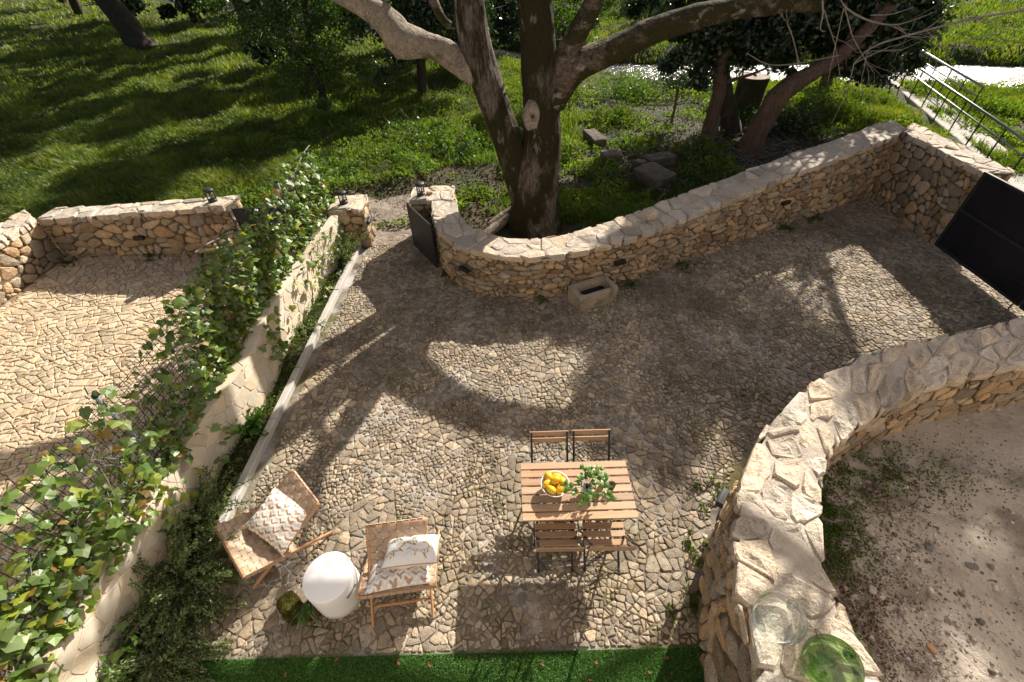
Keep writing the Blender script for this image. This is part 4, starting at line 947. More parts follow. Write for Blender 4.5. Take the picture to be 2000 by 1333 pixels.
# trough
tr = empty('stone_trough', (1.42, 6.33, 0), .42, 'old rectangular stone trough standing against the curved wall', 'trough')
mb = MB(); ox, oy, h, w = .37, .21, .30, .075
def rr(x, y, r, n=4): return [(sx*(x-r)+r*math.cos(a), sy*(y-r)+r*math.sin(a)) for sx, sy, a0 in ((1, 1, 0), (-1, 1, math.pi/2), (-1, -1, math.pi), (1, -1, 1.5*math.pi)) for a in [a0+k*math.pi/2/n for k in range(n+1)]]
rings = [(rr(ox, oy, .02), 0), (rr(ox+.01, oy+.01, .025), h-.02), (rr(ox, oy, .05), h), (rr(ox-w, oy-w*.8, .07), h), (rr(ox-w-.01, oy-w*.8-.01, .07), .09)]
V = [(x, y, z+(.006*mnoise.noise((x*9, y*9, z*9)) if z else 0)) for R_, z in rings for x, y in R_]; n = 20
mb.add(V, [(a*n+i, a*n+(i+1) % n, (a+1)*n+(i+1) % n, (a+1)*n+i) for a in range(4) for i in range(n)]+[tuple(range(n-1, -1, -1)), tuple(4*n+i for i in range(n))]); mb.obj('basin', M['granite'], tr)
mb = MB(); mb.add([(x, y, .14) for x, y in rr(ox-w-.005, oy-w*.8-.005, .07)], [tuple(range(n))]); mb.obj('dark_water', M['gate_black'], tr)
# ------------------------------------------------------------------ wire fence with ivy
fe = empty('wire_fence', (0, 0, 0), 0, 'green wire mesh fence on steel posts along the pale wall', 'fence')
def fxf(y): return -3.78+.012*(y-3)+.03*math.sin(y*.9)
ftop = lambda y: 1.80+.03*math.sin(y*1.1)
mb = MB(); ys = np.arange(.3, 8.7, .07)
for y in ys: mb.tube([(fxf(y), y, .3), (fxf(y)+.006, y, 1.0), (fxf(y)-.02, y+random.uniform(-.01, .01), ftop(y)+.05)], .0036, 4, cap=False)
for z in np.arange(.35, 1.80, .07):
    mb.tube([(fxf(y)+.003, y, z*ftop(y)/1.8) for y in np.linspace(.3, 8.7, 40)], .0036, 4, cap=False)
tag(mb.obj('wire_mesh', M['wire'], fe), kind='stuff')
for y in (1.25, 2.75, 4.25, 5.75, 7.25, 8.65):
    mb = MB(); mb.tube([(fxf(y)-.03, y, 0), (fxf(y)-.03, y, ftop(y)+.06)], .021, 10); po = mb.obj('post', M['zinc'], fe, True)
    mb = MB(); mb.lathe([(.024, 0), (.024, .03), (.0, .035)], (fxf(y)-.03, y, ftop(y)+.05), 10); mb.obj('cap', M['wire'], po, True)
for z in (.9, 1.35, 1.76):
    mb = MB(); mb.tube([(fxf(y)-.012, y, z*ftop(y)/1.8) for y in np.linspace(.3, 8.7, 40)], .003, 4); mb.obj('tension_wire', M['wire'], fe)
IVL = [(0, .0), (.20, -.13), (.46, -.06), (.48, .14), (.60, .34), (.40, .50), (.22, .74), (0, 1.0), (-.22, .74), (-.40, .50), (-.60, .34), (-.48, .14), (-.46, -.06), (-.20, -.13)]
def ivy_leaf_mesh(k):
    mb = MB(); s = random.uniform(.9, 1.1); V = [(0, .22, 0)]+[(x*s*random.uniform(.9, 1.1), y*random.uniform(.93, 1.07), -.28*abs(x)**1.3-.22*(y-.3)**2+random.uniform(-.03, .03)) for x, y in IVL]
    m = len(IVL); mb.add(V, [(0, i+1, (i+1) % m+1) for i in range(m)]); return mb
IVM = [ivy_leaf_mesh(k) for k in range(8)]
def leaf_frame(nrm, tip):
    nrm = np.array(nrm, float); nrm /= np.linalg.norm(nrm); tip = np.array(tip, float); tip = tip-nrm*(tip@nrm); tip /= np.linalg.norm(tip); return np.cross(tip, nrm), tip, nrm
iv = empty('ivy', (0, 0, 0), 0, 'large leaved ivy climbing over the wire fence and down the pale wall', 'ivy')
spots = []
def ivd(y, z):
    """how thickly the ivy covers the fence there"""
    if y > 6.6: v = .75 if z < 1.45 else .2
    elif y > 4.0: v = .9 if z < 1.5 else .5
    elif y > 2.0: v = .50 if z < 1.2 else .13
    elif y > .8: v = .85 if z < 1.4 else .28
    else: v = .9
    return v*(.75+.6*mnoise.noise((y*1.1, z*1.6, 4)))
while len(spots) < 4200:
    y = random.uniform(.35, 8.75); z = random.uniform(.72, 1.92)
    if random.random() > ivd(y, z): continue
    spots.append((np.array([fxf(y)+random.uniform(-.10, .13)+(.03 if z < .95 else 0), y, z]), random.choice((.05, .065, .08, .095, .115))))
for _ in range(130):                                 # far end: a mound of ivy over the gate post
    spots.append((np.array([-3.85+random.gauss(0, .2), 8.45+random.gauss(0, .3), random.uniform(.7, 1.88)]), random.uniform(.08, .13)))
for cy, cnt, sp in ((4.95, 46, .25), (2.55, 34, .22), (6.9, 60, .5), (7.7, 40, .3), (3.35, 12, .15), (1.0, 8, .2)):   # trails down the face
    for _ in range(cnt):
        y = random.gauss(cy, sp); z = random.uniform(.06, .84); spots.append((np.array([fx(y)+random.uniform(.015, .10)+(.1 if z < .15 else 0), y, z]), random.uniform(.06, .11)))
items = []
for p, s in spots:
    m = MB(); src = random.choice(IVM)
    nn = np.array([random.gauss(.3, .55), random.gauss(.0, .55), random.uniform(.35, 1.1)]); tp = np.array([random.gauss(.35, .6), random.gauss(-.35, .6), random.gauss(-.35, .35)])
    A, B_, C_ = leaf_frame(nn, tp); b = random.uniform(.75, 1.2); t = (b, b, b)
    r = random.random()
    if r < .13: t = (1.7*b, 1.3*b, .7*b)
    elif r < .18: t = (1.9*b, .75*b, .9*b)
    elif r < .42: t = (.62*b, .68*b, .75*b)
    V = np.array(src.v)*s; m.add(p+V[:, :1]*A+V[:, 1:2]*B_+V[:, 2:]*C_, src.f, t); items.append((shown(m)*s*s, m))
emit(items, iv, 'leaf', 'leaves', M['ivy'])
mb = MB()
for _ in range(110):
    y = random.uniform(.4, 8.6); z = random.uniform(.7, 1.0); P = []
    for k in range(7):
        P.append((fxf(y)+random.uniform(-.03, .05), y, z)); y += random.uniform(-.12, .16); z = min(1.9, z+random.uniform(.0, .2))
    mb.tube(P, [.006, .0055, .005, .0045, .004, .003, .002], 4, cap=False)
for cy in (4.8, 5.05, 2.5, 2.7, 6.6, 7.0, 7.3):
    P = []; y = cy
    for k in range(7): z = .85-.12*k; P.append((fx(y)+.02+.02*random.random(), y, max(z, .05))); y += random.uniform(-.1, .1)
    mb.tube(P, .004, 4, cap=False)
mb.tube([(fxf(y)-.05-.25*max(0, math.sin((y-4)*1.2)), y, 1.72+.16*math.sin(y*1.6)) for y in np.linspace(5.2, 8.9, 26)], .009, 5)
mb.obj('stems', M['twig'], iv)
# ------------------------------------------------------------------ shrubs in the planting strip
arching('rosemary_bush', 'big grey green prostrate rosemary spilling over the kerb behind the lounge chair', 'shrub', (-3.42, 1.75, .03), 110, .78, .75, .038, M['rosemary'], M['bark_dark'], 1.0, 150, [(0, -.4, 0), (0, .4, 0), (.12, -.2, 0), (-.25, 0, .1), (.3, -.3, 0)], .13, aspect=.38, jit=.017)
arching('rosemary_bush', 'rosemary clump trailing onto the artificial turf', 'shrub', (-3.30, 1.10, .03), 75, .62, .5, .036, M['rosemary'], M['bark_dark'], 1.0, 140, [(.1, 0, 0), (-.2, .2, 0), (.25, -.2, 0), (0, .5, 0)], .15, aspect=.38, jit=.017)
arching('rosemary_bush', 'rosemary shoots arching up the wall behind the lounge chair', 'shrub', (-3.50, 2.45, .03), 50, .62, .9, .036, M['rosemary'], M['bark_dark'], .8, 140, [(0, .4, 0), (0, -.3, 0)], .10, aspect=.38, jit=.017)
arching('rosemary_bush', 'bushy rosemary in the corner of the gate pillar', 'shrub', (-3.30, 7.75, .03), 70, .72, 1.1, .034, M['rosemary'], M['bark_dark'], .8, 80, [(0, -.3, 0), (0, .2, 0)], .07, aspect=.34, jit=.016)
arching('leafy_plant', 'bright green broad leaved plant at the foot of the pale wall', 'plant', (-3.46, 3.75, .03), 22, .42, 1.1, .062, M['mint'], M['bark_dark'], .8, 32, [(0, -.3, 0), (0, .2, 0)], .08, aspect=.7, jit=.02)
arching('leafy_plant', 'low green plant in the strip halfway along the pale wall', 'plant', (-3.36, 5.75, .03), 18, .26, .6, .04, M['rosemary'], M['bark_dark'], 1, 40, None, .1, aspect=.5)
arching('leafy_plant', 'small broad leaved sprig against the pale wall near the turf', 'plant', (-3.50, .98, .03), 7, .5, 1.0, .085, M['mint'], M['bark_dark'], .5, 14, [(-.1, 0, .3)], .05, aspect=.55, jit=.02)
C = []
while len(C) < 4200:
    y = random.uniform(1.2, 8.1); x = random.uniform(fx(y)+.01, kx(y)+.02)
    if mnoise.noise((y*1.7, 3, 1)) > -.25: C.append((x, y, .04+abs(random.gauss(0, .05))))
tag(leafobj('strip_weeds', np.array(C), rng.uniform(.018, .045, len(C)), M['weed'], up=.4, aspect=.6, tint=rng.uniform(.5, 1.3, len(C))), 'low creeping weeds filling the planting strip behind the kerb', 'weeds')
# weeds along the wall feet
WEEDS = [(1.90, 1.98, 'leafy weed at the foot of the thick curving wall below the light'), (1.70, 1.42, 'dark fern like weed in the wall foot near the turf'), (2.36, 2.62, 'green tuft where the thick wall starts to curve'), (2.15, 6.72, 'green tuft in the joint behind the stone trough'), (3.3, 7.28, 'grass tuft under the boundary wall past the trough'), (5.9, 8.55, 'leafy weed with a yellow flower under the straight wall'), (6.6, 8.9, 'thin weed at the wall foot near the far corner'), (.55, 6.36, 'tiny weed at the foot of the wall curve'), (-8.95, 8.0, 'weed in the corner of the two neighbour walls'), (-7.3, 8.12, 'low weed under the golden neighbour wall'), (-6.3, 8.1, 'second low weed along the golden neighbour wall'), (-1.25, 7.22, 'small weed beside the open gate leaf'), (2.78, 2.05, 'green weed behind the thick wall on the sand'), (3.4, 2.5, 'leafy weed patch at the sandy foot of the wall')]
for k, (x, y, lb) in enumerate(WEEDS):
    arching('weed', lb, 'weed', (x, y, .0), 12 if k < 13 else 20, random.uniform(.10, .17), .8, .035, M['weed'], M['wire'], 1.2, 24, None, .08, aspect=.5, r0=.003, jit=.014)
# ------------------------------------------------------------------ artificial turf and sandy yard
tu = bed('artificial_turf', [(-3.42, .1), (1.7, .1), (1.7, 1.112), (-3.42, 1.118)], M['turf'], .006)
n = 90000; x = rng.uniform(-3.3, 1.62, n); y = rng.uniform(.35, 1.125, n)
V, F = blades(np.stack([x, y, np.full(n, .006)], 1), rng.uniform(.016, .03, n), np.full(n, .004), .5, (0, -.1))
o = link('turf_pile', npmesh('turf_pile', V, F, np.repeat(rng.uniform(.6, 1.4, n), 5)), M['astro'], tu); tag(o, kind='stuff')
bed('sandy_ground', [(1.9, .0), (2.2, 1.3), (2.8, 2.3), (3.6, 3.1), (5, 3.7), (7.9, 4.4), (9.2, 4.6), (11, 3), (11, -.5), (1.9, -.5)], M['sand'], .0)
SAND = [(2.36, .2), (2.32, 1.1), (2.75, 2.1), (3.3, 2.65), (4.1, 3.08), (5.1, 3.45), (7.5, 3.95), (8, .2)]
mb = MB(); k = 0
while k < 3400:
    x = random.uniform(2.3, 7.5); y = random.uniform(.3, 4.0)
    if not poly_in(SAND, x, y): continue
    dense = math.exp(-((x-3.6)/.9)**2-((y-1.9)/.8)**2)+.35*math.exp(-((x-3.2)/.8)**2-((y-.8)/.5)**2)+.04
    if random.random() > dense: continue
    k += 1; r = random.choice((.006, .009, .012, .018)) if random.random() < .97 else random.uniform(.025, .045)
    V = [(x+r*random.uniform(.7, 1.2)*math.cos(a), y+r*random.uniform(.6, 1.1)*math.sin(a), .001) for a in np.linspace(0, 5.24, 6)]
    V += [(x+.55*(p[0]-x), y+.55*(p[1]-y), r*random.uniform(.5, .8)) for p in V]
    b = random.choice((.45, .7, 1, 1.3, 1.7)); t = (b, b*random.uniform(.93, 1), b*random.uniform(.85, 1.02))
    mb.add(V, [(i, (i+1) % 6, 6+(i+1) % 6, 6+i) for i in range(6)]+[tuple(range(6, 12))], t)
tag(mb.obj('gravel', M['pebble']), 'scattered pebbles and stone chips on the sandy ground', 'gravel', kind='stuff')
mb = MB()
for _ in range(620):
    x = random.gauss(2.95, .5); y = random.gauss(1.75, .75)
    if not poly_in(SAND, x, y): continue
    L = random.uniform(.08, .38); th = random.uniform(0, 6.3); P = []
    for q in range(5): s = (q/4-.5)*L; P.append((x+s*math.cos(th)+random.uniform(-.02, .02), y+s*math.sin(th)+random.uniform(-.02, .02), .008+random.uniform(0, .035)))
    mb.tube(P, [.004, .004, .003, .003, .002], 4, cap=False)
tag(mb.obj('dead_roots', M['twig']), 'dry roots and stalks strewn on the sand beside the wall', 'roots', kind='stuff')
C = []
while len(C) < 12000:
    a = random.random(); x, y = (random.gauss(3.1, .35), random.gauss(2.3, .3)) if a < .55 else ((random.gauss(2.65, .22), random.gauss(1.05, .3)) if a < .8 else (random.gauss(4.0, .8), random.gauss(2.85, .25)))
    if poly_in(SAND, x, y) and mnoise.noise((x*5, y*5, 3)) > -.15: C.append((x, y, random.uniform(.005, .07)))
tag(leafobj('sand_weeds', np.array(C), rng.uniform(.014, .036, len(C)), M['weed'], up=.5, aspect=.75, tint=rng.uniform(.7, 1.6, len(C))), 'tiny green weeds on the sand along the thick wall', 'weeds')
for k, (x, y, d, c) in enumerate(((3.05, 1.28, (.10, .08, .05), (1.1, .8, .6)), (3.5, 1.55, (.09, .07, .05), (1.3, 1.2, 1.1)), (4.6, 2.75, (.12, .09, .06), (1, .9, .8)), (4.2, 2.3, (.09, .07, .04), (1, .95, .9)), (4.35, 1.95, (.11, .08, .03), (.5, .52, .58)), (3.75, 1.05, (.08, .06, .03), (1.25, .8, .5)), (4.65, 1.75, (.12, .07, .02), (.5, .52, .58)))):
    boulder('rubble_piece', (x, y, -.004), d, M['pebble'], k*2.3, ('rounded brown pebble in the roots on the sand', 'pale chipped stone on the gravel patch', 'beige stone near the wall foot on the sand', 'sandy coloured stone half way across the yard', 'dark slate fragment lying on the sand', 'orange brick chip in the sunlit sand', 'thin dark slate flake on bare sand')[k], 'stone', k, tint=c)
C = []
while len(C) < 9000:
    x, y = (random.gauss(2.95, .38), random.gauss(1.75, .6)) if random.random() < .75 else (random.gauss(3.9, .8), random.gauss(2.75, .3))
    if poly_in(SAND, x, y) and mnoise.noise((x*3.5, y*3.5, 8)) > -.1: C.append((x, y, random.uniform(.003, .02)))
tag(leafobj('wall_foot_litter', np.array(C), rng.uniform(.012, .04, len(C)), M['litter'], up=0, aspect=.45, tint=rng.uniform(.25, 1.3, len(C))), 'dark plant litter on the sand along the thick wall', 'leaf litter')
# dead leaves on turf
for k, (px, py) in enumerate(((1268, 1315), (1300, 1287), (1310, 1318), (1152, 1330), (1165, 1295), (780, 1295), (660, 1290), (840, 1300), (1060, 1300), (560, 1320))):
    a = at(px, py); m = MB(); s = random.uniform(.018, .032); th = random.uniform(0, 6)
    m.add([(s*u*math.cos(th)-s*v*math.sin(th), s*u*math.sin(th)+s*v*math.cos(th), .01+h*s) for u, v, h in ((-1, 0, .3), (-.3, -.5, 0), (.5, -.45, .2), (1.1, 0, .5), (.5, .5, .1), (-.3, .5, .25), (0, 0, -.1))], [(0, 1, 6), (1, 2, 6), (2, 3, 6), (3, 4, 6), (4, 5, 6), (5, 0, 6)])
    o = m.obj('dead_leaf', M['litter']); o.location = (a[0], a[1], .02); tag(o, 'curled brown dead leaf lying on the artificial turf', 'leaf', 'dead leaves on the turf')
# ------------------------------------------------------------------ table and folding chairs
tb = empty('garden_table', (.61, 2.335, 0), 0, 'folding slatted wood table with black steel legs', 'table')
for k in range(7):
    y = -.315+.0375+k*.0925; mb = MB(); mb.box((0, y, .710), (1.115, .076, .02), t=rtint(.14, .05), bev=.003); mb.obj('slat', M['slat'], tb)
for x in (-.40, .40): mb = MB(); mb.box((x, 0, .688), (.05, .56, .022), t=(.8, .8, .8), bev=.003); mb.obj('batten', M['slat'], tb)
for x in (-.43, .43):
    mb = MB(); mb.bar((x, -.27, .012), (x, .25, .675), .022, .012, up=(1, 0, 0)); mb.obj('leg', M['steel'], tb)
    mb = MB(); mb.bar((x-.02*np.sign(x), .27, .012), (x-.02*np.sign(x), -.25, .675), .022, .012, up=(1, 0, 0)); mb.obj('leg', M['steel'], tb)
for y, z in ((-.25, .035), (.25, .035), (-.24, .66), (.24, .66)): mb = MB(); mb.tube([(-.43, y, z), (.43, y, z)], .008, 6); mb.obj('stretcher', M['steel'], tb)
def fold_chair():
    """faces +y; origin under the seat centre"""
    g = empty('folding_chair')
    for k in range(5): mb = MB(); mb.box((0, -.17+k*.083, .448-.004*(4-k)), (.415, .062, .016), t=rtint(.14, .05), bev=.003); mb.obj('seat_slat', M['slat'], g)
    for z, y in ((.795, -.375), (.705, -.352)):
        mb = MB(); mb.box((0, y, z), (.43, .016, .058), t=rtint(.12, .05), axes=((1, 0, 0), (0, .97, .24), (0, -.24, .97)), bev=.003); mb.obj('back_slat', M['slat'], g)
    for s in (-1, 1):
        mb = MB(); mb.bar((s*.195, -.365, .83), (s*.195, .17, .006), .008, .022, up=(1, 0, 0)); lg = mb.obj('frame_rail', M['steel'], g)
        mb = MB(); mb.bar((s*.175, -.27, .006), (s*.175, .17, .435), .008, .022, up=(1, 0, 0)); mb.obj('leg', M['steel'], g)
        mb = MB(); mb.box((s*.182, 0, .431), (.022, .36, .012)); mb.obj('seat_rail', M['steel'], g)
        mb = MB(); mb.box((s*.175, -.275, .010), (.024, .03, .02), bev=.004); mb.obj('foot', M['steel'], g)
    for y, z, w in ((-.20, .075, .35), (.125, .075, .39), (-.08, .40, .38)): mb = MB(); mb.tube([(-w/2, y, z), (w/2, y, z)], .006, 6); mb.obj('crossbar', M['steel'], g)
    return g
fc = fold_chair(); grp = 'folding chairs round the table'
for i, (x, y, rz, lb) in enumerate(((.385, 2.085, 0, 'slatted folding chair on the lounge side, under the lemon bowl edge of the table'), (.865, 2.08, 0, 'slatted folding chair beside it, on the house side of the table below the herbs'), (.38, 2.585, math.pi, 'slatted folding chair across the table behind the lemon bowl'), (.84, 2.59, math.pi, 'slatted folding chair across the table behind the drinking glasses'))):
    o = fc if i == 0 else copy_tree(fc); o.location = (x, y, .012); o.rotation_euler = (0, 0, rz+random.uniform(-.02, .02)); tag(o, lb, 'chair', grp)
TT = .7205
# bowl of lemons
bw = empty('bowl', (.39, 2.34, TT), 0, 'white ceramic bowl full of lemons', 'bowl')
mb = MB(); mb.lathe([(.0, .0), (.06, .0), (.065, .006), (.11, .045), (.135, .085), (.145, .11), (.138, .112), (.128, .086), (.10, .05), (.055, .014), (0, .012)], n=36); mb.obj('shell', M['ceramic'], bw, True)
def lemon(loc, rot, lb, t):
    mb = MB(); pr = []
    for i in range(13):
        u = -1+2*i/12; r = .039*max(0, 1-abs(u)**2.4)**.55; pr.append((max(r, .0005 if i in (0, 12) else .008), .054*u))
    mb.lathe(pr, n=14, t=t); g = mb.obj('lemon', M['lemon'], None, True); g.location = loc; g.rotation_euler = rot; tag(g, lb, 'lemon', 'lemons in the bowl')
for k, (x, y, z, rx, rz, t) in enumerate(((-.060, .078, .120, 1.4, .4, (1, .95, 1)), (.02, .068, .112, 1.3, 1.5, (1, 1, 1)), (.075, .015, .118, 1.5, .2, (.95, .95, 1)), (-.078, .0, .108, 1.5, 2.3, (1, .92, 1)), (-.045, -.068, .118, 1.45, .7, (1, 1.05, 1)), (.045, -.062, .115, 1.3, 2.6, (1, .9, 1)), (.0, .015, .150, 1.2, 1.9, (1, 1, 1)), (0, -.01, .06, 1.5, 1, (1, 1, 1)))):
    lemon((.39+x, 2.34+y, TT+z), (rx, 0, rz), 'ripe yellow lemon heaped in the white bowl', t)
# herb pot
hp = empty('herb_pot', (.70, 2.30, TT), 0, 'pot of bright green mint on the table', 'potted plant')
mb = MB(); mb.lathe([(.0, 0), (.045, 0), (.055, .08), (.058, .09), (.05, .09), (.045, .07), (0, .07)], n=20); mb.obj('pot', M['ceramic'], hp, True)
mb = MB(); items = []
for k in range(14):
    th = k*.62+random.uniform(-.2, .2); out = random.uniform(.05, .21); P = [np.array((0, 0, .07)), np.array((math.cos(th)*out*.4, math.sin(th)*out*.4, .16)), np.array((math.cos(th)*out, math.sin(th)*out, .20+random.uniform(-.08, .04)))]
    mb.tube(P, [.003, .0025, .002], 5, cap=False)
    for q in range(8):
        c = P[2]+np.array([random.gauss(0, .028), random.gauss(0, .028), random.gauss(0, .018)]); m = MB(); s = random.uniform(.035, .07)
        A, B_, C_ = leaf_frame((random.gauss(0, .5), random.gauss(0, .5), 1), (math.cos(th)+random.gauss(0, .9), math.sin(th)+random.gauss(0, .9), random.gauss(-.1, .3)))
        L = np.array([(0, 0, 0), (.35, .25, -.08), (.42, .6, -.1), (0, 1.05, -.2), (-.42, .6, -.1), (-.35, .25, -.08), (0, .5, .04)])*s
        b = random.uniform(.75, 1.25); m.add(c+L[:, :1]*A+L[:, 1:2]*B_+L[:, 2:]*C_, [(0, 1, 6), (1, 2, 6), (2, 3, 6), (3, 4, 6), (4, 5, 6), (5, 0, 6)], (b, b, b*.9)); items.append((1, m))
mb.obj('stems', M['wire'], hp); emit(items, hp, 'leaf', 'leaves', M['mint'])
for k, (x, y) in enumerate(((.875, 2.37), (.957, 2.325))):
    g = empty('drinking_glass', (x, y, TT), 0, ('grey green ribbed tumbler next to the mint', 'grey green ribbed tumbler at the outer end of the pair')[k], 'glass', 'tumblers on the table')
    mb = MB(); V = []; pr = [(.024, .0), (.027, .004), (.032, .05), (.037, .095), (.0355, .095), (.030, .05), (.024, .01)]; n = 24
    mb.lathe(pr, n=n); mb.obj('tumbler', M['glass_smoke'], g, True)
# ------------------------------------------------------------------ lounge chairs
r1 = math.radians(45)-math.pi/2
def strap(mb, a, b, w, nrm, cells, phase, amp=.006, t=(1, 1, 1)):
    """woven band from a to b going over and under"""
    a = np.array(a, float); b = np.array(b, float); nrm = np.array(nrm, float); d = (b-a)/np.linalg.norm(b-a); sd = np.cross(d, nrm); m = cells*4; V = []; F = []
    for i in range(m+1):
        f = i/m; h = amp*math.sin((f*cells+phase)*math.pi); p = a+(b-a)*f+nrm*h
        V += [p-sd*w/2, p+sd*w/2, p+sd*w/2-nrm*.002, p-sd*w/2-nrm*.002]
    for i in range(m):
        for k in range(4): F.append((4*i+k, 4*i+(k+1) % 4, 4*i+4+(k+1) % 4, 4*i+4+k))
    mb.add(V, F, t)
def lounge(loc, rz, label, sf, bt):
    """faces -y; origin under the front feet"""
    g = empty('lounge_chair', loc, rz, label, 'lounge chair', 'woven lounge chairs')
    sf = np.array((0, *sf)); rf = np.array((0, .85, .0)); bt = np.array((0, *bt)); ff = np.array((0, .0, .0)); ws, wb = .35, .285
    for s in (-1, 1):
        e = np.array((s*ws, 0, 0)); mb = MB(); k = (rf-sf)/np.linalg.norm(rf-sf)
        mb.bar(sf+e-k*.02, rf+e+np.array((0, 0, .012)), .024, .045, bev=.008); mb.obj('seat_rail', M['oak'], g)
        e = np.array((s*wb, 0, 0)); mb = MB(); mb.bar(ff+e+np.array((0, 0, .012)), bt+e, .024, .045, up=(0, -1, .3), bev=.008); mb.obj('back_rail', M['oak'], g)
    ks = (rf-sf)/np.linalg.norm(rf-sf); kb_ = (bt-ff)/np.linalg.norm(bt-ff); ns = np.array((0, -ks[2], ks[1])); nb = np.array((0, -kb_[2], kb_[1]))
    if ns[2] < 0: ns = -ns
    if nb[1] > 0: nb = -nb
    X = np.array((1.0, 0, 0)); Ls = .50; b0 = .44; Lb = np.linalg.norm(bt-ff)-b0
    def rod(c, w, r=.017):
        mb = MB(); mb.tube([c-X*w, c+X*w], r, 10); mb.obj('crossbar', M['oak'], g, True)
    rod(sf, ws+.012, .022); rod(sf+ks*Ls, ws-.012); rod(ff+kb_*b0, wb-.012); rod(bt, wb+.012, .02)
    rod(ff+kb_*.18, wb-.012, .013)
    ns_ = 10; w = 2*(ws-.02)/ns_
    for i in range(ns_):
        x = -ws+.02+w*(i+.5); mb = MB(); strap(mb, sf+X*x+ns*.020-ks*.012, sf+ks*(Ls+.01)+X*x+ns*.016, w*.84, ns, 9, i % 2, t=rtint(.07, .03)); strap(mb, sf+X*x-ks*.024+ns*.016, sf+X*x-ks*.022-ns*.02, w*.84, -ks, 1, 0, 0, t=(.95, .95, .95)); mb.obj('strap', M['strap'], g)
    nc = 9; w2 = Ls/nc
    for i in range(nc):
        c = sf+ks*(w2*(i+.5)); mb = MB(); strap(mb, c-X*(ws+.012)+ns*.020, c+X*(ws+.012)+ns*.020, w2*.84, ns, ns_, i % 2+.5, t=rtint(.07, .03))
        for s in (-1, 1): strap(mb, c+X*s*(ws+.014)+ns*.02, c+X*s*(ws+.014)-ns*.026, w2*.84, X*s, 1, 0, 0)
        mb.obj('strap', M['strap'], g)
    nv = 8; w = 2*(wb-.015)/nv
    for i in range(nv):
        x = -wb+.015+w*(i+.5); mb = MB(); strap(mb, ff+kb_*b0+X*x+nb*.018, bt+X*x+nb*.018+kb_*.012, w*.84, nb, 8, i % 2, t=rtint(.07, .03)); strap(mb, bt+X*x+kb_*.022+nb*.016, bt+X*x+kb_*.022-nb*.02, w*.84, kb_, 1, 0, 0); mb.obj('strap', M['strap'], g)
    w2 = Lb/8
    for i in range(8):
        c = ff+kb_*(b0+w2*(i+.5)); mb = MB(); strap(mb, c-X*(wb+.012)+nb*.018, c+X*(wb+.012)+nb*.018, w2*.84, nb, nv, i % 2+.5, t=rtint(.07, .03))
        for s in (-1, 1): strap(mb, c+X*s*(wb+.014)+nb*.02, c+X*s*(wb+.014)-nb*.026, w2*.84, X*s, 1, 0, 0)
        mb.obj('strap', M['strap'], g)
    return g
lounge((-2.90, 1.93, .012), r1, 'woven strap lounge chair with one ikat cushion by the rosemary', (.03, .37), (.88, .51))
lounge((-1.12, 1.38, .012), .11, 'woven strap lounge chair holding two stacked cushions', (.15, .40), (.72, .57))
# cushions
def fabric(name, base, brown, grey, sc):
    m, t, p, o = nodes(name); tc = t.nodes.new('ShaderNodeTexCoord'); sx = t.nodes.new('ShaderNodeSeparateXYZ'); t.links.new(tc.outputs['Object'], sx.inputs[0])
    def mt(op, a, b=None):
        n = t.nodes.new('ShaderNodeMath'); n.operation = op
        for s, v in zip(n.inputs, (a, b)):
            if v is None: continue
            if isinstance(v, (int, float)): s.default_value = v
            else: t.links.new(v, s)
        return n.outputs[0]
    jag = noise_node(t, tc.outputs['Object'], 17, 3, .6); xs_ = mt('MULTIPLY', sx.outputs[0], sc); ys_ = mt('MULTIPLY', sx.outputs[1], sc*1.5)
    zig = mt('PINGPONG', xs_, .5); u = mt('ADD', mt('ADD', ys_, zig), mt('MULTIPLY', jag, 1.5)); fr = mt('FRACT', u)
    a = ramp(t, fr, .50, .56); cell = mt('FLOOR', mt('ADD', mt('MULTIPLY', u, 1.0), mt('MULTIPLY', mt('FLOOR', mt('MULTIPLY', xs_, 2.0)), .5)))
    par = mt('PINGPONG', cell, 1.0); col = mixc(t, par, brown, grey); c = mixc(t, a, col, base)
    t.links.new(c, p.inputs['Base Color']); p.inputs['Roughness'].default_value = .9; p.inputs['Specular IOR Level'].default_value = .15
    b = t.nodes.new('ShaderNodeBump'); b.inputs['Strength'].default_value = .25; b.inputs['Distance'].default_value = .004; t.links.new(noise_node(t, tc.outputs['Object'], 14, 4), b.inputs['Height']); t.links.new(b.outputs[0], p.inputs['Normal'])
    return m
IK = fabric('ikat fabric', (.80, .77, .73), (.40, .23, .125), (.60, .56, .51), 14)
IK2 = fabric('pale ikat fabric', (.82, .80, .77), (.46, .31, .20), (.70, .66, .62), 14)
WHT = surf('white linen', (.80, .785, .76), (.76, .745, .72), 30, .9, .2, 120, .002, False, spec=.15)
GOLD = surf('golden leopard print', (.58, .33, .05), (.42, .21, .03), 26, .85, 0, tint=False, layers=(((.12, .06, .01), 70, .56, .62, .85),))
def pill_h(u, v, W_, H_, T): return T*.5*max(0, (1-abs(u)**3.0))**.55*max(0, (1-abs(v)**3.0))**.55
def pill_xy(u, v, W_, H_): return (W_/2*u*(1-.07*(1-v*v)**1), H_/2*v*(1-.07*(1-u*u)))
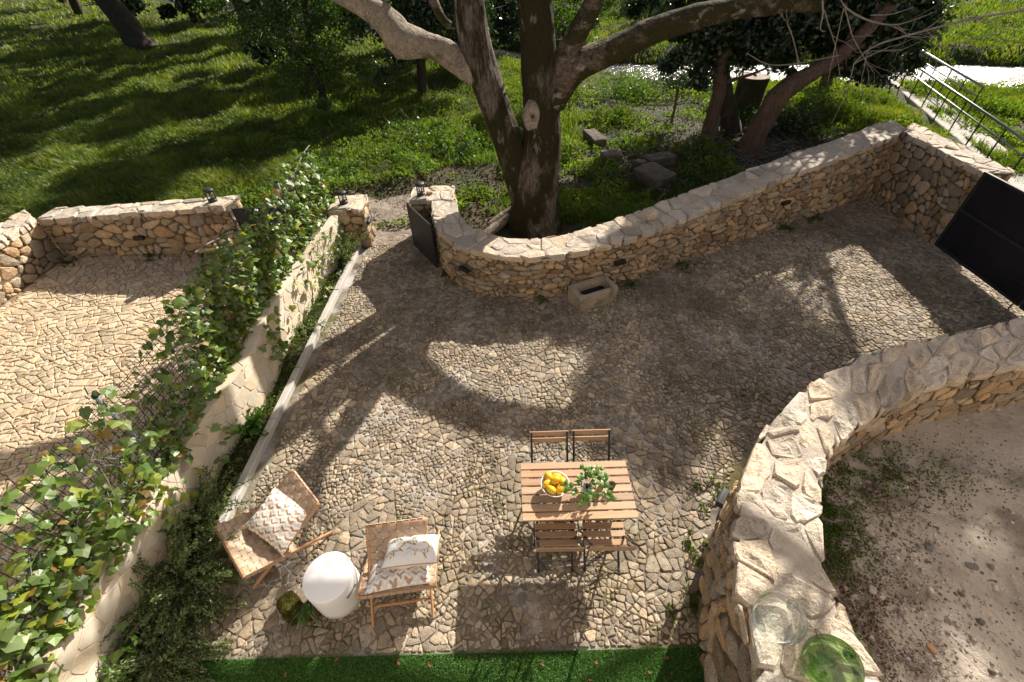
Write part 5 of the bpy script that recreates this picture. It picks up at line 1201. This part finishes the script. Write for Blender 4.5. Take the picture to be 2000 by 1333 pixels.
def cushion(loc, rot, W_, H_, T, mat, label, seed, leop=False):
    g = empty('cushion', loc, 0, label, 'cushion', 'cushions on the lounge chairs'); g.rotation_euler = rot; mb = MB(); n = 20; V = []; F = []
    for s in (1, -1):
        b = len(V)
        for i in range(n+1):
            for j in range(n+1):
                u, v = -1+2*i/n, -1+2*j/n; x, y = pill_xy(u, v, W_, H_); h = pill_h(u, v, W_, H_, T)
                w = .10*T*mnoise.noise((u*2.3+seed, v*2.3, s))+.05*T*mnoise.noise((u*6+seed, v*6, s)); V.append((x, y, s*(h*(1+.0)+w*min(1, h/(T*.2)))))
        for i in range(n):
            for j in range(n): q = (b+i*(n+1)+j, b+(i+1)*(n+1)+j, b+(i+1)*(n+1)+j+1, b+i*(n+1)+j+1); F.append(q if s > 0 else q[::-1])
    mb.add(V, F); mb.obj('cover', mat, g, True)
    ring = [(-1+2*k/16, -1) for k in range(16)]+[(1, -1+2*k/16) for k in range(16)]+[(1-2*k/16, 1) for k in range(16)]+[(-1, 1-2*k/16) for k in range(16)]
    P = [np.array((*pill_xy(u, v, W_, H_), 0)) for u, v in ring]; mb = MB(); mb.tube(P+[P[0]], .0045, 6, cap=False); mb.obj('piping', GOLD if leop else mat, g, True)
    if leop:
        shape = [[(-.9, .1), (-.5, .28), (.35, .25), (.62, .38), (.95, .34), (1.0, .12), (.72, 0), (.6, -.05), (.86, -.42), (.74, -.48), (.42, -.12), (-.2, -.10), (-.32, -.5), (-.45, -.5), (-.42, -.08), (-.72, -.45), (-.85, -.42), (-.66, .0), (-1.15, .30), (-1.5, .20), (-1.5, .27), (-1.12, .40)]]
        for cu, cv, sc_, th in ((-.52, -.42, .30, .5), (.36, -.58, .34, -.15), (-.05, .05, .30, .1), (.66, -.02, .27, -1.0), (-.58, .5, .26, .3), (.25, .58, .28, .2)):
            mb = MB(); pts = shape[0]; V = []
            for a in range(2):
                for (px_, py_) in pts: pass
            K = []
            cx = sum(q[0] for q in pts)/len(pts)
            def onp(a, b_): 
                uu = cu+(a*math.cos(th)-b_*math.sin(th))*sc_; vv = cv+(a*math.sin(th)+b_*math.cos(th))*sc_*W_/H_; uu = max(-.96, min(.96, uu)); vv = max(-.96, min(.96, vv)); x, y = pill_xy(uu, vv, W_, H_); h = pill_h(uu, vv, W_, H_, T)
                w = .10*T*mnoise.noise((uu*2.3+seed, vv*2.3, 1))+.05*T*mnoise.noise((uu*6+seed, vv*6, 1)); return (x, y, h+w*min(1, h/(T*.2))+.0025)
            spine = [(-1.1, .32), (-.6, .14), (-.2, .09), (.2, .08), (.55, .14), (.92, .24)]
            m = len(pts); V = [onp(*q) for q in pts]+[onp(*q) for q in spine]; F = []
            for i in range(m):
                a, b_ = pts[i], pts[(i+1) % m]; mid = ((a[0]+b_[0])/2, (a[1]+b_[1])/2); j = min(range(6), key=lambda q: (spine[q][0]-mid[0])**2+(spine[q][1]-mid[1])**2); F.append((i, (i+1) % m, m+j))
            mb.add(V, F); mb.obj('printed_leopard', GOLD, g)
    return g
cushion((-2.50, 2.26, .40), (.30, .05, r1+.25), .58, .46, .20, IK, 'square cushion in brown and grey ikat on the chair by the rosemary', 2.0)
cushion((-1.15, 1.73, .36), (-.42, .0, .14), .60, .42, .20, IK2, 'white and beige ikat cushion lying under the leopard cushion', 4.0)
cushion((-1.02, 1.84, .53), (-.42, .0, .08), .53, .36, .18, WHT, 'white cushion printed with golden leopards and yellow piping', 6.0, True)
# ------------------------------------------------------------------ white drum stool
sg = empty('side_table', (-1.80, 1.66, 0), 0, 'white round drum side table between the lounge chairs', 'side table')
mb = MB(); R, h = .232, .46; V = []; F = []; n = 64
prof = [(R-.006, .0), (R, .006), (R, .10), (R, .285), (R, .325), (R, h-.012), (R-.003, h-.004), (R-.012, h)]
for r, z in prof:
    for k in range(n): th = 2*math.pi*k/n; V.append((r*math.cos(th), r*math.sin(th), z))
slot = {k % n for k in range(-7, -1)} | {k % n for k in range(25, 31)}
for i in range(len(prof)-1):
    for k in range(n):
        if i == 3 and k in slot: continue
        F.append((i*n+k, i*n+(k+1) % n, (i+1)*n+(k+1) % n, (i+1)*n+k))
F.append(tuple((len(prof)-1)*n+k for k in range(n))); mb.add(V, F)
mb.obj('drum', M['white'], sg, True)
mb = MB(); mb.lathe([(R-.012, .01), (R-.012, h-.02)], n=48); 
V = []; 
mb2 = MB(); V = []; F = []
for z in (.01, .285, .325, h-.02):
    for k in range(n): th = 2*math.pi*k/n; V.append(((R-.010)*math.cos(th), (R-.010)*math.sin(th), z))
for i in range(3):
    for k in range(n):
        if i == 1 and k in slot: continue
        F.append((i*n+(k+1) % n, i*n+k, (i+1)*n+k, (i+1)*n+(k+1) % n))
mb2.add(V, F); mb2.obj('inner_shell', M['white'], sg, True)
# mossy stone, chives, bowl
ms = boulder('mossy_stone', (-2.23, 1.52, -.01), (.30, .19, .17), M['mossmat'], 1.7, 'squarish stone block overgrown with yellow green moss', 'mossy stone', -.75, n=18)
C = rng.normal(size=(5200, 3)); C /= np.linalg.norm(C, axis=1)[:, None]; C = np.sign(C)*np.abs(C)**.6*np.array([.15, .095, .085]); C[:, 2] += .07; C = C[C[:, 2] > .01]
cz, sz = math.cos(-.75), math.sin(-.75); C = np.stack([C[:, 0]*cz-C[:, 1]*sz-2.23, C[:, 0]*sz+C[:, 1]*cz+1.52, C[:, 2]], 1)
MOSSL = leafmat('moss tufts', (.13, .115, .02), (.07, .065, .012), .3, .7, .01, 18)
leafobj('moss_tufts', C, rng.uniform(.008, .02, len(C)), MOSSL, ms, up=.8, aspect=.4)
cp = empty('chives_plant', (-2.07, 1.50, 0), 0, 'drooping chives growing between mossy stone and white drum', 'plant'); mb = MB()
for _ in range(60):
    th = random.uniform(-2.4, -.6); L = random.uniform(.18, .34); o_ = random.uniform(.2, .7); P = [(random.gauss(0, .018), random.gauss(.03, .03), .06)]
    for k in range(1, 5): f = k/4; P.append((P[0][0]+math.cos(th)*L*o_*f, P[0][1]+math.sin(th)*L*o_*f*1.2, max(.02, .06+L*(f*.9-1.0*f*f)+.05*f)))
    mb.tube(P, [.004, .004, .0035, .003, .0015], 4, cap=False, t=random.uniform(.6, 1.2))
mb.obj('leaves', M['mint'], cp)
mb = MB(); mb.lathe([(0, 0), (.06, 0), (.07, .05), (.066, .052), (.055, .012), (0, .012)], n=20); o = mb.obj('small_bowl', M['terracotta'], None, True); o.location = (-2.02, 1.46, .014); tag(o, 'small brown bowl half hidden under the chives', 'bowl')
# ------------------------------------------------------------------ demijohns
def demijohn(loc, s, mat, label):
    g = empty('demijohn', loc, 0, label, 'bottle', 'glass demijohns on the wall'); pr = [(.0, .018), (.09, .006), (.125, .0), (.150, .02), (.168, .07), (.172, .12), (.165, .17), (.142, .215), (.10, .25), (.06, .272), (.034, .288), (.026, .305), (.024, .345)]
    mb = MB(); mb.lathe([(r*s, z*s) for r, z in pr], n=40); mb.obj('body', mat, g, True)
    mb = MB(); mb.lathe([(.024*s, .340*s), (.034*s, .342*s), (.036*s, .352*s), (.034*s, .364*s), (.026*s, .366*s), (.020*s, .362*s), (.019*s, .33*s)], n=24); mb.obj('neck_ring', mat, g, True)
    return g
demijohn((1.80, .97, 1.262), .98, M['glass_clear'], 'clear glass demijohn standing on the thick wall')
demijohn((2.02, .69, 1.264), .98, M['glass_green'], 'green glass demijohn standing on the thick wall edge')
